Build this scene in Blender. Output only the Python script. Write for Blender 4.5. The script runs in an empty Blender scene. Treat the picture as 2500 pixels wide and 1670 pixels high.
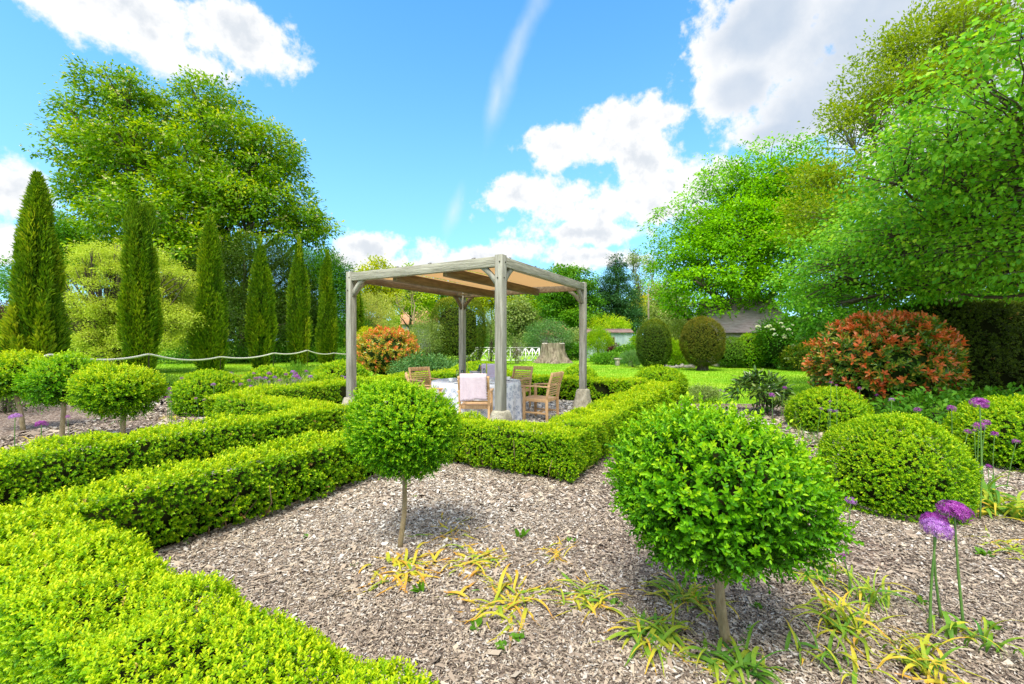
import bpy, math, random
import numpy as np
from mathutils import Vector, Matrix

# ------------------------------------------------------------------ camera, sky, sun, exposure
scene = bpy.context.scene
F = 1070.0            # focal length in pixels of the 2500 px wide photograph
CAMZ = 1.5
cam_d = bpy.data.cameras.new('camera')
cam_d.sensor_width = 36.0
cam_d.lens = F / 2500.0 * 36.0
cam_d.clip_start = 0.05
cam_d.clip_end = 2000
cam = bpy.data.objects.new('camera', cam_d)
scene.collection.objects.link(cam)
cam.location = (0, 0, CAMZ)
cam.rotation_euler = (math.radians(90), 0, 0)
scene.camera = cam

SUN_EL = math.radians(60)
SUN_AZ = math.radians(-160)     # measured from +Y towards +X: behind the camera
EXPOSURE = 1.10

def az_el(px, py):
    return (math.atan2(px - 1250, F), math.atan2(835 - py, math.hypot(F, px - 1250)))

def build_world():
    w = bpy.data.worlds.new('World')
    scene.world = w
    w.use_nodes = True
    nt = w.node_tree
    nt.nodes.clear()
    N, L = nt.nodes, nt.links
    def val(x):
        n = N.new('ShaderNodeValue'); n.outputs[0].default_value = x; return n.outputs[0]
    def M(op, a, b=None, c=None, clamp=False):
        n = N.new('ShaderNodeMath'); n.operation = op; n.use_clamp = clamp
        for i, v in enumerate((a, b, c)):
            if v is None: continue
            if isinstance(v, (int, float)): n.inputs[i].default_value = v
            else: L.new(v, n.inputs[i])
        return n.outputs[0]
    def smooth(x, lo, hi):
        n = N.new('ShaderNodeMapRange'); n.interpolation_type = 'SMOOTHSTEP'; n.clamp = True
        L.new(x, n.inputs[0]); n.inputs[1].default_value = lo; n.inputs[2].default_value = hi
        n.inputs[3].default_value = 0; n.inputs[4].default_value = 1
        return n.outputs[0]
    def mix(f, a, b):
        n = N.new('ShaderNodeMix'); n.data_type = 'RGBA'
        if isinstance(f, (int, float)): n.inputs[0].default_value = f
        else: L.new(f, n.inputs[0])
        for i, v in ((6, a), (7, b)):
            if isinstance(v, tuple): n.inputs[i].default_value = (*v, 1)
            else: L.new(v, n.inputs[i])
        return n.outputs[2]
    tc = N.new('ShaderNodeTexCoord')
    sep = N.new('ShaderNodeSeparateXYZ'); L.new(tc.outputs['Generated'], sep.inputs[0])
    X, Y, Z = sep.outputs
    az = M('ARCTAN2', X, Y)
    el = M('ARCSINE', Z)
    def noise(scale, detail, rough, off=0.0, zs=1.0):
        mp = N.new('ShaderNodeMapping'); L.new(tc.outputs['Generated'], mp.inputs[0])
        mp.inputs['Location'].default_value = (off, off * .7, off * .3)
        mp.inputs['Scale'].default_value = (1, 1, zs)
        n = N.new('ShaderNodeTexNoise'); L.new(mp.outputs[0], n.inputs['Vector'])
        n.inputs['Scale'].default_value = scale; n.inputs['Detail'].default_value = detail
        n.inputs['Roughness'].default_value = rough
        return n.outputs['Fac']
    n1 = noise(5.5, 9, .58)
    n2 = noise(16, 7, .6, 3.1)
    n3 = noise(44, 5, .6, 9.4)
    wx = noise(4, 4, .5, 7.7)
    wy = noise(4, 4, .5, 11.3)
    waz = M('ADD', az, M('MULTIPLY', M('SUBTRACT', wx, .5), .10))
    wel = M('ADD', el, M('MULTIPLY', M('SUBTRACT', wy, .5), .08))
    def blob(px, py, rx, ry, rot=0.0):
        a0, e0 = az_el(px, py)
        ra = rx / F * math.cos(a0) ** 2; re = ry / F * math.cos(a0) * math.cos(e0) ** 2
        da = M('SUBTRACT', waz, a0); de = M('SUBTRACT', wel, e0)
        if rot:
            c, s = math.cos(rot), math.sin(rot)
            u = M('ADD', M('MULTIPLY', da, c), M('MULTIPLY', de, s))
            v = M('SUBTRACT', M('MULTIPLY', de, c), M('MULTIPLY', da, s))
            da, de = u, v
        q = M('ADD', M('POWER', M('ABSOLUTE', M('DIVIDE', da, ra)), 2.0), M('POWER', M('ABSOLUTE', M('DIVIDE', de, re)), 2.0))
        return M('SUBTRACT', 1.0, M('SQRT', q))
    def union(bl):
        f = blob(*bl[0])
        for b in bl[1:]:
            n = N.new('ShaderNodeMath'); n.operation = 'SMOOTH_MAX'
            L.new(f, n.inputs[0]); L.new(blob(*b), n.inputs[1]); n.inputs[2].default_value = .25
            f = n.outputs[0]
        return f
    bump = M('ADD', M('MULTIPLY', M('SUBTRACT', n1, .5), 2.0), M('ADD', M('MULTIPLY', M('SUBTRACT', n2, .5), 1.7), M('MULTIPLY', M('SUBTRACT', n3, .5), .8)))
    # white cumulus
    white = union([(330, 20, 380, 105), (560, 80, 220, 95), (440, 130, 190, 65), (90, 0, 170, 60), (360, 70, 160, 60),
                   (1535, 310, 150, 70), (1400, 370, 160, 65), (1570, 390, 120, 80),
                   (1490, 515, 290, 88), (1255, 480, 110, 58), (1720, 445, 140, 80), (1420, 575, 240, 46),
                   (1200, 618, 260, 50), (890, 595, 110, 42), (1020, 640, 260, 36), (1430, 640, 170, 30),
                   (50, 500, 150, 85), (0, 600, 150, 60)])
    fw = M('ADD', white, bump)
    dw = smooth(fw, -.05, .42)
    # the large grey-hearted cloud, upper right
    grey = union([(2180, 60, 480, 270), (2020, 240, 340, 140), (1890, 310, 140, 66), (1850, 40, 190, 150), (1800, 200, 110, 100), (2400, 260, 400, 220)])
    fg = M('ADD', grey, M('MULTIPLY', bump, .8))
    dg = smooth(fg, -.02, .34)
    # thin streaks of high cloud
    streak = union([(1275, 110, 210, 44, 1.12), (1215, 240, 90, 36, 1.2), (1105, 500, 70, 26, 1.25)])
    fs = M('ADD', streak, M('MULTIPLY', M('SUBTRACT', noise(9, 8, .62, 5.0, .4), .5), 1.3))
    ds = M('MULTIPLY', smooth(fs, -.1, 1.5), .56)
    # unseen cloud added all round outside the view, as fill light
    out = M('MULTIPLY', smooth(M('ADD', M('ABSOLUTE', az), M('MULTIPLY', Z, .9)), 1.35, 1.75), smooth(noise(2.2, 8, .55, 21.0), .36, .52))
    out = M('MULTIPLY', out, smooth(Z, .0, .15))
    sky = N.new('ShaderNodeTexSky'); sky.sky_type = 'NISHITA'; sky.sun_disc = False
    sky.sun_elevation = SUN_EL; sky.sun_rotation = SUN_AZ
    sky.air_density = 1.0; sky.dust_density = .6; sky.ozone_density = 1.2
    hs = N.new('ShaderNodeHueSaturation'); L.new(sky.outputs[0], hs.inputs['Color'])
    hs.inputs['Hue'].default_value = .485; hs.inputs['Saturation'].default_value = 1.18; hs.inputs['Value'].default_value = 1.0
    tint = N.new('ShaderNodeMix'); tint.data_type = 'RGBA'; tint.blend_type = 'MULTIPLY'; tint.inputs[0].default_value = 1
    L.new(hs.outputs[0], tint.inputs[6]); tint.inputs[7].default_value = (.60, 1.02, 1.32, 1)
    hzn = M('MULTIPLY', M('POWER', M('SUBTRACT', 1.0, M('ABSOLUTE', Z), None, True), 2.5), .86)
    col = mix(hzn, tint.outputs[2], (1.85, 3.15, 4.2))
    C = 3.75
    white_c = mix(M('MULTIPLY', smooth(M('ADD', fw, M('MULTIPLY', M('SUBTRACT', n2, .5), 1.4)), .35, 1.3), .60), (C, C, C), (C * .52, C * .60, C * .70))
    gshade = M('ADD', M('MULTIPLY', smooth(M('ADD', grey, M('MULTIPLY', bump, .25)), .06, .75), .80), M('MULTIPLY', M('SUBTRACT', noise(7, 6, .6, 15.0), .5), .8), None, True)
    grey_c = mix(gshade, (C, C, C), (C * .52, C * .62, C * .76))
    col = mix(ds, col, (C * .9, C * .95, C))
    col = mix(M('MULTIPLY', out, .92), col, (C * 1.75, C * 1.71, C * 1.64))  # unseen clouds made brighter than the visible ones to fill shadows
    col = mix(dg, col, grey_c)
    col = mix(dw, col, white_c)
    bg = N.new('ShaderNodeBackground'); L.new(col, bg.inputs[0]); bg.inputs[1].default_value = .135
    o = N.new('ShaderNodeOutputWorld'); L.new(bg.outputs[0], o.inputs[0])
build_world()

sun_d = bpy.data.lights.new('sun', 'SUN')
sun_d.energy = 3.0
sun_d.angle = math.radians(24)
sun_d.color = (1.0, .93, .80)
sun = bpy.data.objects.new('sun', sun_d)
scene.collection.objects.link(sun)
sv = Vector((math.cos(SUN_EL) * math.sin(SUN_AZ), math.cos(SUN_EL) * math.cos(SUN_AZ), math.sin(SUN_EL)))
sun.rotation_euler = sv.to_track_quat('Z', 'Y').to_euler()
sun.location = sv * 40

vs = scene.view_settings
vs.view_transform = 'Standard'; vs.look = 'None'; vs.gamma = 1.0; vs.exposure = EXPOSURE
scene.cycles.max_bounces = 9
scene.cycles.diffuse_bounces = 4
scene.cycles.transmission_bounces = 9
scene.cycles.glossy_bounces = 2
scene.cycles.transparent_max_bounces = 10

# ------------------------------------------------------------------ helpers
R = np.random.default_rng(11)
random.seed(11)
ROT = math.radians(-29.5)
E1 = np.array([math.cos(ROT), math.sin(ROT)])
E2 = np.array([-math.sin(ROT), math.cos(ROT)])

def G(a, b):
    """garden axes (a across the parterre, b into it) to world x, y"""
    p = a * E1 + b * E2
    return float(p[0]), float(p[1])

def at(px, d):
    return (px - 1250) / F * d

def hz(py, d):
    return CAMZ + (835 - py) / F * d

def gd(py):
    return F * CAMZ / (py - 835)

def tag(o, label=None, cat=None, group=None, kind=None):
    if label: o['label'] = label
    if cat: o['category'] = cat
    if group: o['group'] = group
    if kind: o['kind'] = kind
    return o

def thing(name, loc, label, cat, group=None, rz=0.0):
    o = bpy.data.objects.new(name, None)
    o.empty_display_size = .1
    scene.collection.objects.link(o)
    o.location = loc
    o.rotation_euler = (0, 0, rz)
    return tag(o, label, cat, group)

def copy_tree(o, parent=None):
    c = o.copy()
    scene.collection.objects.link(c)
    if parent is not None: c.parent = parent
    for ch in list(o.children): copy_tree(ch, c)
    return c

def nrm(v):
    return v / np.maximum(np.linalg.norm(v, axis=-1, keepdims=True), 1e-9)

WK = R.normal(size=(9, 3)); WK = nrm(WK) * R.uniform(.6, 2.2, (9, 1)); WP = R.uniform(0, 6.28, 9)
def wob(p, s=1.0, seed=0.0):
    """smooth noise of about -1..1"""
    return np.sin((p * s) @ WK.T + WP + seed * np.arange(1, 10)).sum(1) / 3.2

def rdir(n):
    return nrm(R.normal(size=(n, 3)))

class MB:
    """collects geometry, then links it as ONE mesh object"""
    def __init__(s):
        s.v = []; s.f = []; s.n = 0
    def add(s, v, faces, mat=0, tint=.5):
        v = np.asarray(v, dtype=np.float32).reshape(-1, 3)
        for f in (faces if isinstance(faces, list) else [faces]):
            f = np.asarray(f, dtype=np.int32)
            if f.ndim == 1: f = f[None]
            t = np.broadcast_to(np.asarray(tint, dtype=np.float32), (len(f),))
            s.f.append((f + s.n, mat, t))
        s.v.append(v); s.n += len(v)
    def box(s, c, size, rz=0.0, mat=0, M=None, tint=.5):
        x, y, z = np.array(size) / 2
        v = np.array([[-x,-y,-z],[x,-y,-z],[x,y,-z],[-x,y,-z],[-x,-y,z],[x,-y,z],[x,y,z],[-x,y,z]])
        if M is not None: v = v @ np.array(M).T
        elif rz:
            cc, ss = math.cos(rz), math.sin(rz)
            v = v @ np.array([[cc, ss, 0], [-ss, cc, 0], [0, 0, 1]])
        s.add(v + np.array(c), [[[0,3,2,1],[4,5,6,7],[0,1,5,4],[1,2,6,5],[2,3,7,6],[3,0,4,7]]], mat, tint)
    def bar(s, p, q, w, h, up=(0, 0, 1), mat=0, tint=.5):
        p, q = np.array(p, float), np.array(q, float)
        y = q - p; Ln = np.linalg.norm(y); y /= Ln
        x = np.cross(y, up); x /= np.linalg.norm(x)
        z = np.cross(x, y)
        s.box((p + q) / 2, (w, Ln, h), M=np.stack([x, y, z], 1), mat=mat, tint=tint)
    def tube(s, pts, rad, seg=6, mat=0, tint=.5, cap=True):
        pts = np.asarray(pts, float); n = len(pts)
        rad = np.broadcast_to(np.asarray(rad, float), (n,))
        t = nrm(np.gradient(pts, axis=0))
        ref = np.array([0, 0, 1.0]) if abs(t[0, 2]) < .85 else np.array([1.0, 0, 0])
        a = nrm(np.cross(t, ref)); b = np.cross(t, a)
        th = np.arange(seg) / seg * 2 * np.pi
        v = pts[:, None] + rad[:, None, None] * (np.cos(th)[None, :, None] * a[:, None] + np.sin(th)[None, :, None] * b[:, None])
        i = np.arange(n - 1)[:, None] * seg; j = np.arange(seg)[None]; k = (j + 1) % seg
        f = np.stack([i + j, i + k, i + seg + k, i + seg + j], -1).reshape(-1, 4)
        fs = [f]
        if cap: fs += [np.arange(seg)[::-1][None], (np.arange(seg) + (n - 1) * seg)[None]]
        s.add(v.reshape(-1, 3), fs, mat, tint)
    def lathe(s, prof, c=(0, 0, 0), seg=24, mat=0, cap=True):
        prof = np.array(prof, float); n = len(prof)
        th = np.arange(seg) / seg * 2 * np.pi
        v = np.stack([prof[:, 0:1] * np.cos(th), prof[:, 0:1] * np.sin(th), np.repeat(prof[:, 1:2], seg, 1)], -1).reshape(-1, 3) + np.array(c)
        i = np.arange(n - 1)[:, None] * seg; j = np.arange(seg)[None]; k = (j + 1) % seg
        fs = [np.stack([i + j, i + k, i + seg + k, i + seg + j], -1).reshape(-1, 4)]
        if cap: fs += [np.arange(seg)[::-1][None], (np.arange(seg) + (n - 1) * seg)[None]]
        s.add(v, fs, mat)
    def leaves(s, pos, d, up, L, W, tint, mat=0, fine=False, fold=.25):
        """one leaf blade per row: from pos along d, facing up"""
        n = len(pos)
        L = np.broadcast_to(L, (n,))[:, None]; W = np.broadcast_to(W, (n,))[:, None]
        d = nrm(d); sd = nrm(np.cross(d, up)); u = np.cross(sd, d)
        if fine:
            v = np.stack([pos, pos + d * L * .38 + sd * W * .5 + u * W * fold, pos + d * L * .75 + sd * W * .38 + u * W * fold * .6 - u * L * .04,
                          pos + d * L - u * L * .12,
                          pos + d * L * .75 - sd * W * .38 + u * W * fold * .6 - u * L * .04, pos + d * L * .38 - sd * W * .5 + u * W * fold], 1)
            b = np.arange(n)[:, None] * 6
            f = np.concatenate([b + np.array([0, 1, 2, 3]), b + np.array([0, 3, 4, 5])], 0)
            t = np.concatenate([tint, tint])
        else:
            v = np.stack([pos, pos + d * L * .5 + sd * W * .5 + u * W * fold, pos + d * L - u * L * .1, pos + d * L * .5 - sd * W * .5 + u * W * fold], 1)
            f = np.arange(n)[:, None] * 4 + np.array([0, 1, 2, 3]); t = tint
        s.add(v.reshape(-1, 3), f, mat, t)
    def build(s, name, mats, parent=None, smooth=False, bevel=0.0):
        me = bpy.data.meshes.new(name)
        v = np.concatenate(s.v).astype(np.float32)
        me.vertices.add(len(v)); me.vertices.foreach_set('co', v.ravel())
        idx = np.concatenate([f.ravel() for f, _, _ in s.f]).astype(np.int32)
        tot = np.concatenate([np.full(len(f), f.shape[1]) for f, _, _ in s.f])
        start = np.concatenate([[0], np.cumsum(tot)[:-1]]).astype(np.int32)
        me.loops.add(len(idx)); me.loops.foreach_set('vertex_index', idx)
        me.polygons.add(len(tot)); me.polygons.foreach_set('loop_start', start)
        me.polygons.foreach_set('material_index', np.concatenate([np.full(len(f), m) for f, m, _ in s.f]).astype(np.int32))
        if smooth: me.polygons.foreach_set('use_smooth', np.ones(len(tot), dtype=bool))
        me.update(calc_edges=True)
        at_ = me.attributes.new('tint', 'FLOAT', 'FACE')
        at_.data.foreach_set('value', np.concatenate([t for _, _, t in s.f]).astype(np.float32))
        for m in (mats if isinstance(mats, (list, tuple)) else [mats]): me.materials.append(m)
        o = bpy.data.objects.new(name, me)
        scene.collection.objects.link(o)
        if parent is not None: o.parent = parent
        if bevel:
            b = o.modifiers.new('bevel', 'BEVEL'); b.width = bevel; b.segments = 2; b.limit_method = 'ANGLE'
        return o

# ------------------------------------------------------------------ materials
def new_mat(name):
    m = bpy.data.materials.new(name); m.use_nodes = True
    nt = m.node_tree; nt.nodes.clear()
    return m, nt.nodes, nt.links

def ramp(N, stops, interp='LINEAR'):
    r = N.new('ShaderNodeValToRGB'); r.color_ramp.interpolation = interp
    e = r.color_ramp.elements
    while len(e) < len(stops): e.new(.5)
    for i, (p, c) in enumerate(stops):
        e[i].position = p; e[i].color = (*c, 1)
    return r

def leaf_mat(name, stops, trans=.35, rough=.5, var=.18, vs_=1.3, spec=.18, tgain=(1.25, 1.2, .5), gain=(1.5, 1.22, .34)):
    stops = [(p, tuple(min(.8, c * k) for c, k in zip(col, gain))) for p, col in stops]
    m, N, L = new_mat(name)
    a = N.new('ShaderNodeAttribute'); a.attribute_name = 'tint'
    g = N.new('ShaderNodeNewGeometry')
    n = N.new('ShaderNodeTexNoise'); n.inputs['Scale'].default_value = vs_; n.inputs['Detail'].default_value = 3
    L.new(g.outputs['Position'], n.inputs['Vector'])
    ma = N.new('ShaderNodeMath'); ma.operation = 'MULTIPLY_ADD'; L.new(n.outputs['Fac'], ma.inputs[0])
    ma.inputs[1].default_value = var * 2; ma.inputs[2].default_value = -var
    ad = N.new('ShaderNodeMath'); ad.operation = 'ADD'; ad.use_clamp = True
    L.new(a.outputs['Fac'], ad.inputs[0]); L.new(ma.outputs[0], ad.inputs[1])
    r = ramp(N, stops); L.new(ad.outputs[0], r.inputs[0])
    p = N.new('ShaderNodeBsdfPrincipled'); L.new(r.outputs[0], p.inputs['Base Color'])
    p.inputs['Roughness'].default_value = rough; p.inputs['Specular IOR Level'].default_value = spec
    t = N.new('ShaderNodeBsdfTranslucent')
    mu = N.new('ShaderNodeMix'); mu.data_type = 'RGBA'; mu.blend_type = 'MULTIPLY'; mu.inputs[0].default_value = 1
    L.new(r.outputs[0], mu.inputs[6]); mu.inputs[7].default_value = (*tgain, 1)
    L.new(mu.outputs[2], t.inputs[0])
    mx = N.new('ShaderNodeMixShader'); mx.inputs[0].default_value = trans
    L.new(p.outputs[0], mx.inputs[1]); L.new(t.outputs[0], mx.inputs[2])
    o = N.new('ShaderNodeOutputMaterial'); L.new(mx.outputs[0], o.inputs[0])
    return m

def plain(name, c, rough=.6, c2=None, scale=8, stretch=(1, 1, 1), bump=.0, bscale=None, metal=0, spec=.4, coords='Object', detail=6, lo=.35, hi=.65):
    m, N, L = new_mat(name)
    p = N.new('ShaderNodeBsdfPrincipled'); p.inputs['Roughness'].default_value = rough; p.inputs['Metallic'].default_value = metal
    p.inputs['Specular IOR Level'].default_value = spec
    tc = N.new('ShaderNodeTexCoord'); mp = N.new('ShaderNodeMapping'); mp.inputs['Scale'].default_value = stretch
    L.new(tc.outputs[coords], mp.inputs[0])
    if c2:
        n = N.new('ShaderNodeTexNoise'); n.inputs['Scale'].default_value = scale; n.inputs['Detail'].default_value = detail
        n.inputs['Roughness'].default_value = .65
        L.new(mp.outputs[0], n.inputs['Vector'])
        r = ramp(N, [(lo, c), (hi, c2)]); L.new(n.outputs['Fac'], r.inputs[0]); L.new(r.outputs[0], p.inputs['Base Color'])
    else: p.inputs['Base Color'].default_value = (*c, 1)
    if bump:
        n2 = N.new('ShaderNodeTexNoise'); n2.inputs['Scale'].default_value = bscale or scale * 2; n2.inputs['Detail'].default_value = 6
        L.new(mp.outputs[0], n2.inputs['Vector'])
        b = N.new('ShaderNodeBump'); b.inputs['Strength'].default_value = bump; b.inputs['Distance'].default_value = .02
        L.new(n2.outputs['Fac'], b.inputs['Height']); L.new(b.outputs[0], p.inputs['Normal'])
    o = N.new('ShaderNodeOutputMaterial'); L.new(p.outputs[0], o.inputs[0])
    return m

def tint_mat(name, stops, rough=.7, spec=.3, interp='LINEAR'):
    m, N, L = new_mat(name)
    a = N.new('ShaderNodeAttribute'); a.attribute_name = 'tint'
    r = ramp(N, stops, interp); L.new(a.outputs['Fac'], r.inputs[0])
    p = N.new('ShaderNodeBsdfPrincipled'); p.inputs['Roughness'].default_value = rough; p.inputs['Specular IOR Level'].default_value = spec
    L.new(r.outputs[0], p.inputs['Base Color'])
    o = N.new('ShaderNodeOutputMaterial'); L.new(p.outputs[0], o.inputs[0])
    return m

def grass_mat():
    m, N, L = new_mat('lawn')
    p = N.new('ShaderNodeBsdfPrincipled'); p.inputs['Roughness'].default_value = .9; p.inputs['Specular IOR Level'].default_value = .15
    g = N.new('ShaderNodeNewGeometry')
    n = N.new('ShaderNodeTexNoise'); n.inputs['Scale'].default_value = .5; n.inputs['Detail'].default_value = 5; L.new(g.outputs['Position'], n.inputs['Vector'])
    n2 = N.new('ShaderNodeTexNoise'); n2.inputs['Scale'].default_value = 9; n2.inputs['Detail'].default_value = 8; n2.inputs['Roughness'].default_value = .7
    L.new(g.outputs['Position'], n2.inputs['Vector'])
    r = ramp(N, [(.3, (.15, .34, .012)), (.5, (.22, .44, .018)), (.68, (.36, .48, .04))]); L.new(n.outputs['Fac'], r.inputs[0])
    r2 = ramp(N, [(.3, (.62, .66, .6)), (.7, (1.25, 1.2, 1.3))]); L.new(n2.outputs['Fac'], r2.inputs[0])
    mu = N.new('ShaderNodeMix'); mu.data_type = 'RGBA'; mu.blend_type = 'MULTIPLY'; mu.inputs[0].default_value = 1
    L.new(r.outputs[0], mu.inputs[6]); L.new(r2.outputs[0], mu.inputs[7]); L.new(mu.outputs[2], p.inputs['Base Color'])
    b = N.new('ShaderNodeBump'); b.inputs['Strength'].default_value = .6; b.inputs['Distance'].default_value = .03
    L.new(n2.outputs['Fac'], b.inputs['Height']); L.new(b.outputs[0], p.inputs['Normal'])
    o = N.new('ShaderNodeOutputMaterial'); L.new(p.outputs[0], o.inputs[0])
    return m

def bits_mat(name, stops, scale, stretch=(1, 1, 1)):
    """ground made of small loose pieces: voronoi cells, each with its own colour"""
    m, N, L = new_mat(name)
    p = N.new('ShaderNodeBsdfPrincipled'); p.inputs['Roughness'].default_value = .85; p.inputs['Specular IOR Level'].default_value = .2
    g = N.new('ShaderNodeNewGeometry')
    nz = N.new('ShaderNodeTexNoise'); nz.inputs['Scale'].default_value = 25; L.new(g.outputs['Position'], nz.inputs['Vector'])
    av = N.new('ShaderNodeVectorMath'); av.operation = 'MULTIPLY_ADD'; L.new(nz.outputs['Color'], av.inputs[0])
    av.inputs[1].default_value = (.05, .05, .05); L.new(g.outputs['Position'], av.inputs[2])
    v = N.new('ShaderNodeTexVoronoi'); v.inputs['Scale'].default_value = scale; L.new(av.outputs[0], v.inputs['Vector'])
    sp = N.new('ShaderNodeSeparateColor'); L.new(v.outputs['Color'], sp.inputs[0])
    r = ramp(N, stops); L.new(sp.outputs[0], r.inputs[0]); L.new(r.outputs[0], p.inputs['Base Color'])
    b = N.new('ShaderNodeBump'); b.inputs['Strength'].default_value = .9; b.inputs['Distance'].default_value = .015; b.invert = True
    L.new(v.outputs['Distance'], b.inputs['Height']); L.new(b.outputs[0], p.inputs['Normal'])
    o = N.new('ShaderNodeOutputMaterial'); L.new(p.outputs[0], o.inputs[0])
    return m

def cloth_mat():
    m, N, L = new_mat('toile_cloth')
    p = N.new('ShaderNodeBsdfPrincipled'); p.inputs['Roughness'].default_value = .85
    tc = N.new('ShaderNodeTexCoord')
    v = N.new('ShaderNodeTexVoronoi'); v.inputs['Scale'].default_value = 10; L.new(tc.outputs['Object'], v.inputs['Vector'])
    n = N.new('ShaderNodeTexNoise'); n.inputs['Scale'].default_value = 38; n.inputs['Detail'].default_value = 5; n.inputs['Distortion'].default_value = 2.5
    L.new(tc.outputs['Object'], n.inputs['Vector'])
    r1 = ramp(N, [(.35, (1, 1, 1)), (.62, (0, 0, 0))]); L.new(v.outputs['Distance'], r1.inputs[0])
    r2 = ramp(N, [(.46, (0, 0, 0)), (.54, (1, 1, 1))]); L.new(n.outputs['Fac'], r2.inputs[0])
    mu = N.new('ShaderNodeMath'); mu.operation = 'MULTIPLY'; L.new(r1.outputs[0], mu.inputs[0]); L.new(r2.outputs[0], mu.inputs[1])
    mx = N.new('ShaderNodeMix'); mx.data_type = 'RGBA'; L.new(mu.outputs[0], mx.inputs[0])
    mx.inputs[6].default_value = (.66, .68, .73, 1); mx.inputs[7].default_value = (.16, .22, .34, 1)
    L.new(mx.outputs[2], p.inputs['Base Color'])
    o = N.new('ShaderNodeOutputMaterial'); L.new(p.outputs[0], o.inputs[0])
    return m

def canvas_mat():
    m, N, L = new_mat('canvas')
    d = N.new('ShaderNodeBsdfDiffuse'); d.inputs[0].default_value = (.44, .28, .135, 1)
    t = N.new('ShaderNodeBsdfTranslucent'); t.inputs[0].default_value = (.52, .31, .13, 1)
    mx = N.new('ShaderNodeMixShader'); mx.inputs[0].default_value = .45
    L.new(d.outputs[0], mx.inputs[1]); L.new(t.outputs[0], mx.inputs[2])
    o = N.new('ShaderNodeOutputMaterial'); L.new(mx.outputs[0], o.inputs[0])
    return m

def glass_mat():
    m, N, L = new_mat('clear_glass')
    t = N.new('ShaderNodeBsdfTransparent'); t.inputs[0].default_value = (.90, .94, .94, 1)
    g = N.new('ShaderNodeBsdfGlossy'); g.inputs['Roughness'].default_value = .04
    f = N.new('ShaderNodeFresnel'); f.inputs[0].default_value = 1.5
    mx = N.new('ShaderNodeMixShader'); L.new(f.outputs[0], mx.inputs[0]); L.new(t.outputs[0], mx.inputs[1]); L.new(g.outputs[0], mx.inputs[2])
    o = N.new('ShaderNodeOutputMaterial'); L.new(mx.outputs[0], o.inputs[0])
    return m

MAT = {}
MAT['box'] = leaf_mat('box_leaf', [(0, (.026, .115, .006)), (.3, (.075, .245, .010)), (.6, (.20, .40, .014)), (1, (.42, .54, .03))], .36, .42, .14, gain=(1.38, 1.22, .34))
MAT['box_tree'] = leaf_mat('box_tree_leaf', [(0, (.018, .09, .006)), (.35, (.042, .20, .010)), (.65, (.11, .34, .014)), (1, (.26, .47, .022))], .34, .40, .12)
MAT['box_dark'] = leaf_mat('box_dark_leaf', [(0, (.02, .09, .02)), (.5, (.05, .17, .035)), (1, (.12, .26, .05))], .3, .5, .12)
MAT['yew'] = leaf_mat('yew_leaf', [(0, (.015, .045, .006)), (.5, (.05, .11, .010)), (.85, (.16, .20, .012)), (1, (.32, .30, .03))], .22, .55, .15, gain=(1.3, 1.2, .34))
MAT['yew_brown'] = leaf_mat('yew_bronze_leaf', [(0, (.03, .055, .010)), (.45, (.075, .10, .016)), (.85, (.17, .14, .03)), (1, (.26, .19, .05))], .22, .55, .15, gain=(1.2, 1.22, .34))
MAT['yew_dark'] = leaf_mat('yew_dark_leaf', [(0, (.016, .045, .010)), (.6, (.045, .095, .016)), (1, (.10, .17, .025))], .18, .5, .12)
MAT['cypress'] = leaf_mat('cypress_spray', [(0, (.022, .060, .008)), (.45, (.07, .14, .014)), (.8, (.17, .235, .022)), (1, (.30, .31, .05))], .22, .6, .15, .9, gain=(1.42, 1.55, .34))
MAT['chestnut'] = leaf_mat('chestnut_leaf', [(0, (.022, .085, .005)), (.4, (.062, .19, .008)), (.75, (.16, .31, .012)), (1, (.30, .38, .04))], .38, .5, .2, .22, gain=(2.0, 1.5, .34))
MAT['dogwood'] = leaf_mat('dogwood_leaf', [(0, (.16, .27, .04)), (.5, (.32, .44, .09)), (1, (.50, .57, .20))], .38, .5, .15, .6, gain=(1.3, 1.2, .6))
MAT['beech'] = leaf_mat('beech_leaf', [(0, (.028, .12, .004)), (.45, (.10, .30, .007)), (1, (.20, .44, .016))], .45, .45, .2, .25, gain=(2.0, 1.6, .34))
MAT['olive'] = leaf_mat('budding_leaf', [(0, (.07, .13, .012)), (.5, (.17, .24, .024)), (1, (.32, .36, .055))], .42, .5, .15, .3, gain=(1.35, 1.35, .34))
MAT['hazel'] = leaf_mat('hazel_leaf', [(0, (.020, .11, .020)), (.4, (.06, .26, .035)), (.75, (.15, .40, .05)), (1, (.28, .50, .09))], .46, .45, .15, .5, gain=(1.9, 1.38, .6))
MAT['fresh'] = leaf_mat('fresh_leaf', [(0, (.06, .20, .01)), (.5, (.17, .38, .016)), (1, (.38, .52, .05))], .42, .5, .2, .3)
MAT['yellow'] = leaf_mat('yellow_green_leaf', [(0, (.12, .24, .01)), (.5, (.30, .42, .02)), (1, (.55, .55, .08))], .4, .5, .2, .3)
MAT['pale'] = leaf_mat('pale_leaf', [(0, (.16, .24, .06)), (.5, (.33, .40, .14)), (1, (.55, .55, .28))], .36, .6, .15, .4, gain=(1.35, 1.25, .7))
MAT['grey_green'] = leaf_mat('grey_green_leaf', [(0, (.06, .12, .045)), (.5, (.15, .24, .10)), (1, (.30, .38, .20))], .3, .6, .15, .6, gain=(1.35, 1.25, .7))
MAT['blue_green'] = leaf_mat('blue_green_leaf', [(0, (.02, .085, .035)), (.5, (.06, .17, .075)), (1, (.16, .30, .15))], .28, .5, .12, .6, gain=(1.35, 1.25, .7))
MAT['mid'] = leaf_mat('mid_green_leaf', [(0, (.02, .10, .014)), (.5, (.06, .22, .022)), (1, (.17, .36, .035))], .36, .5, .18, .25)
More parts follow.
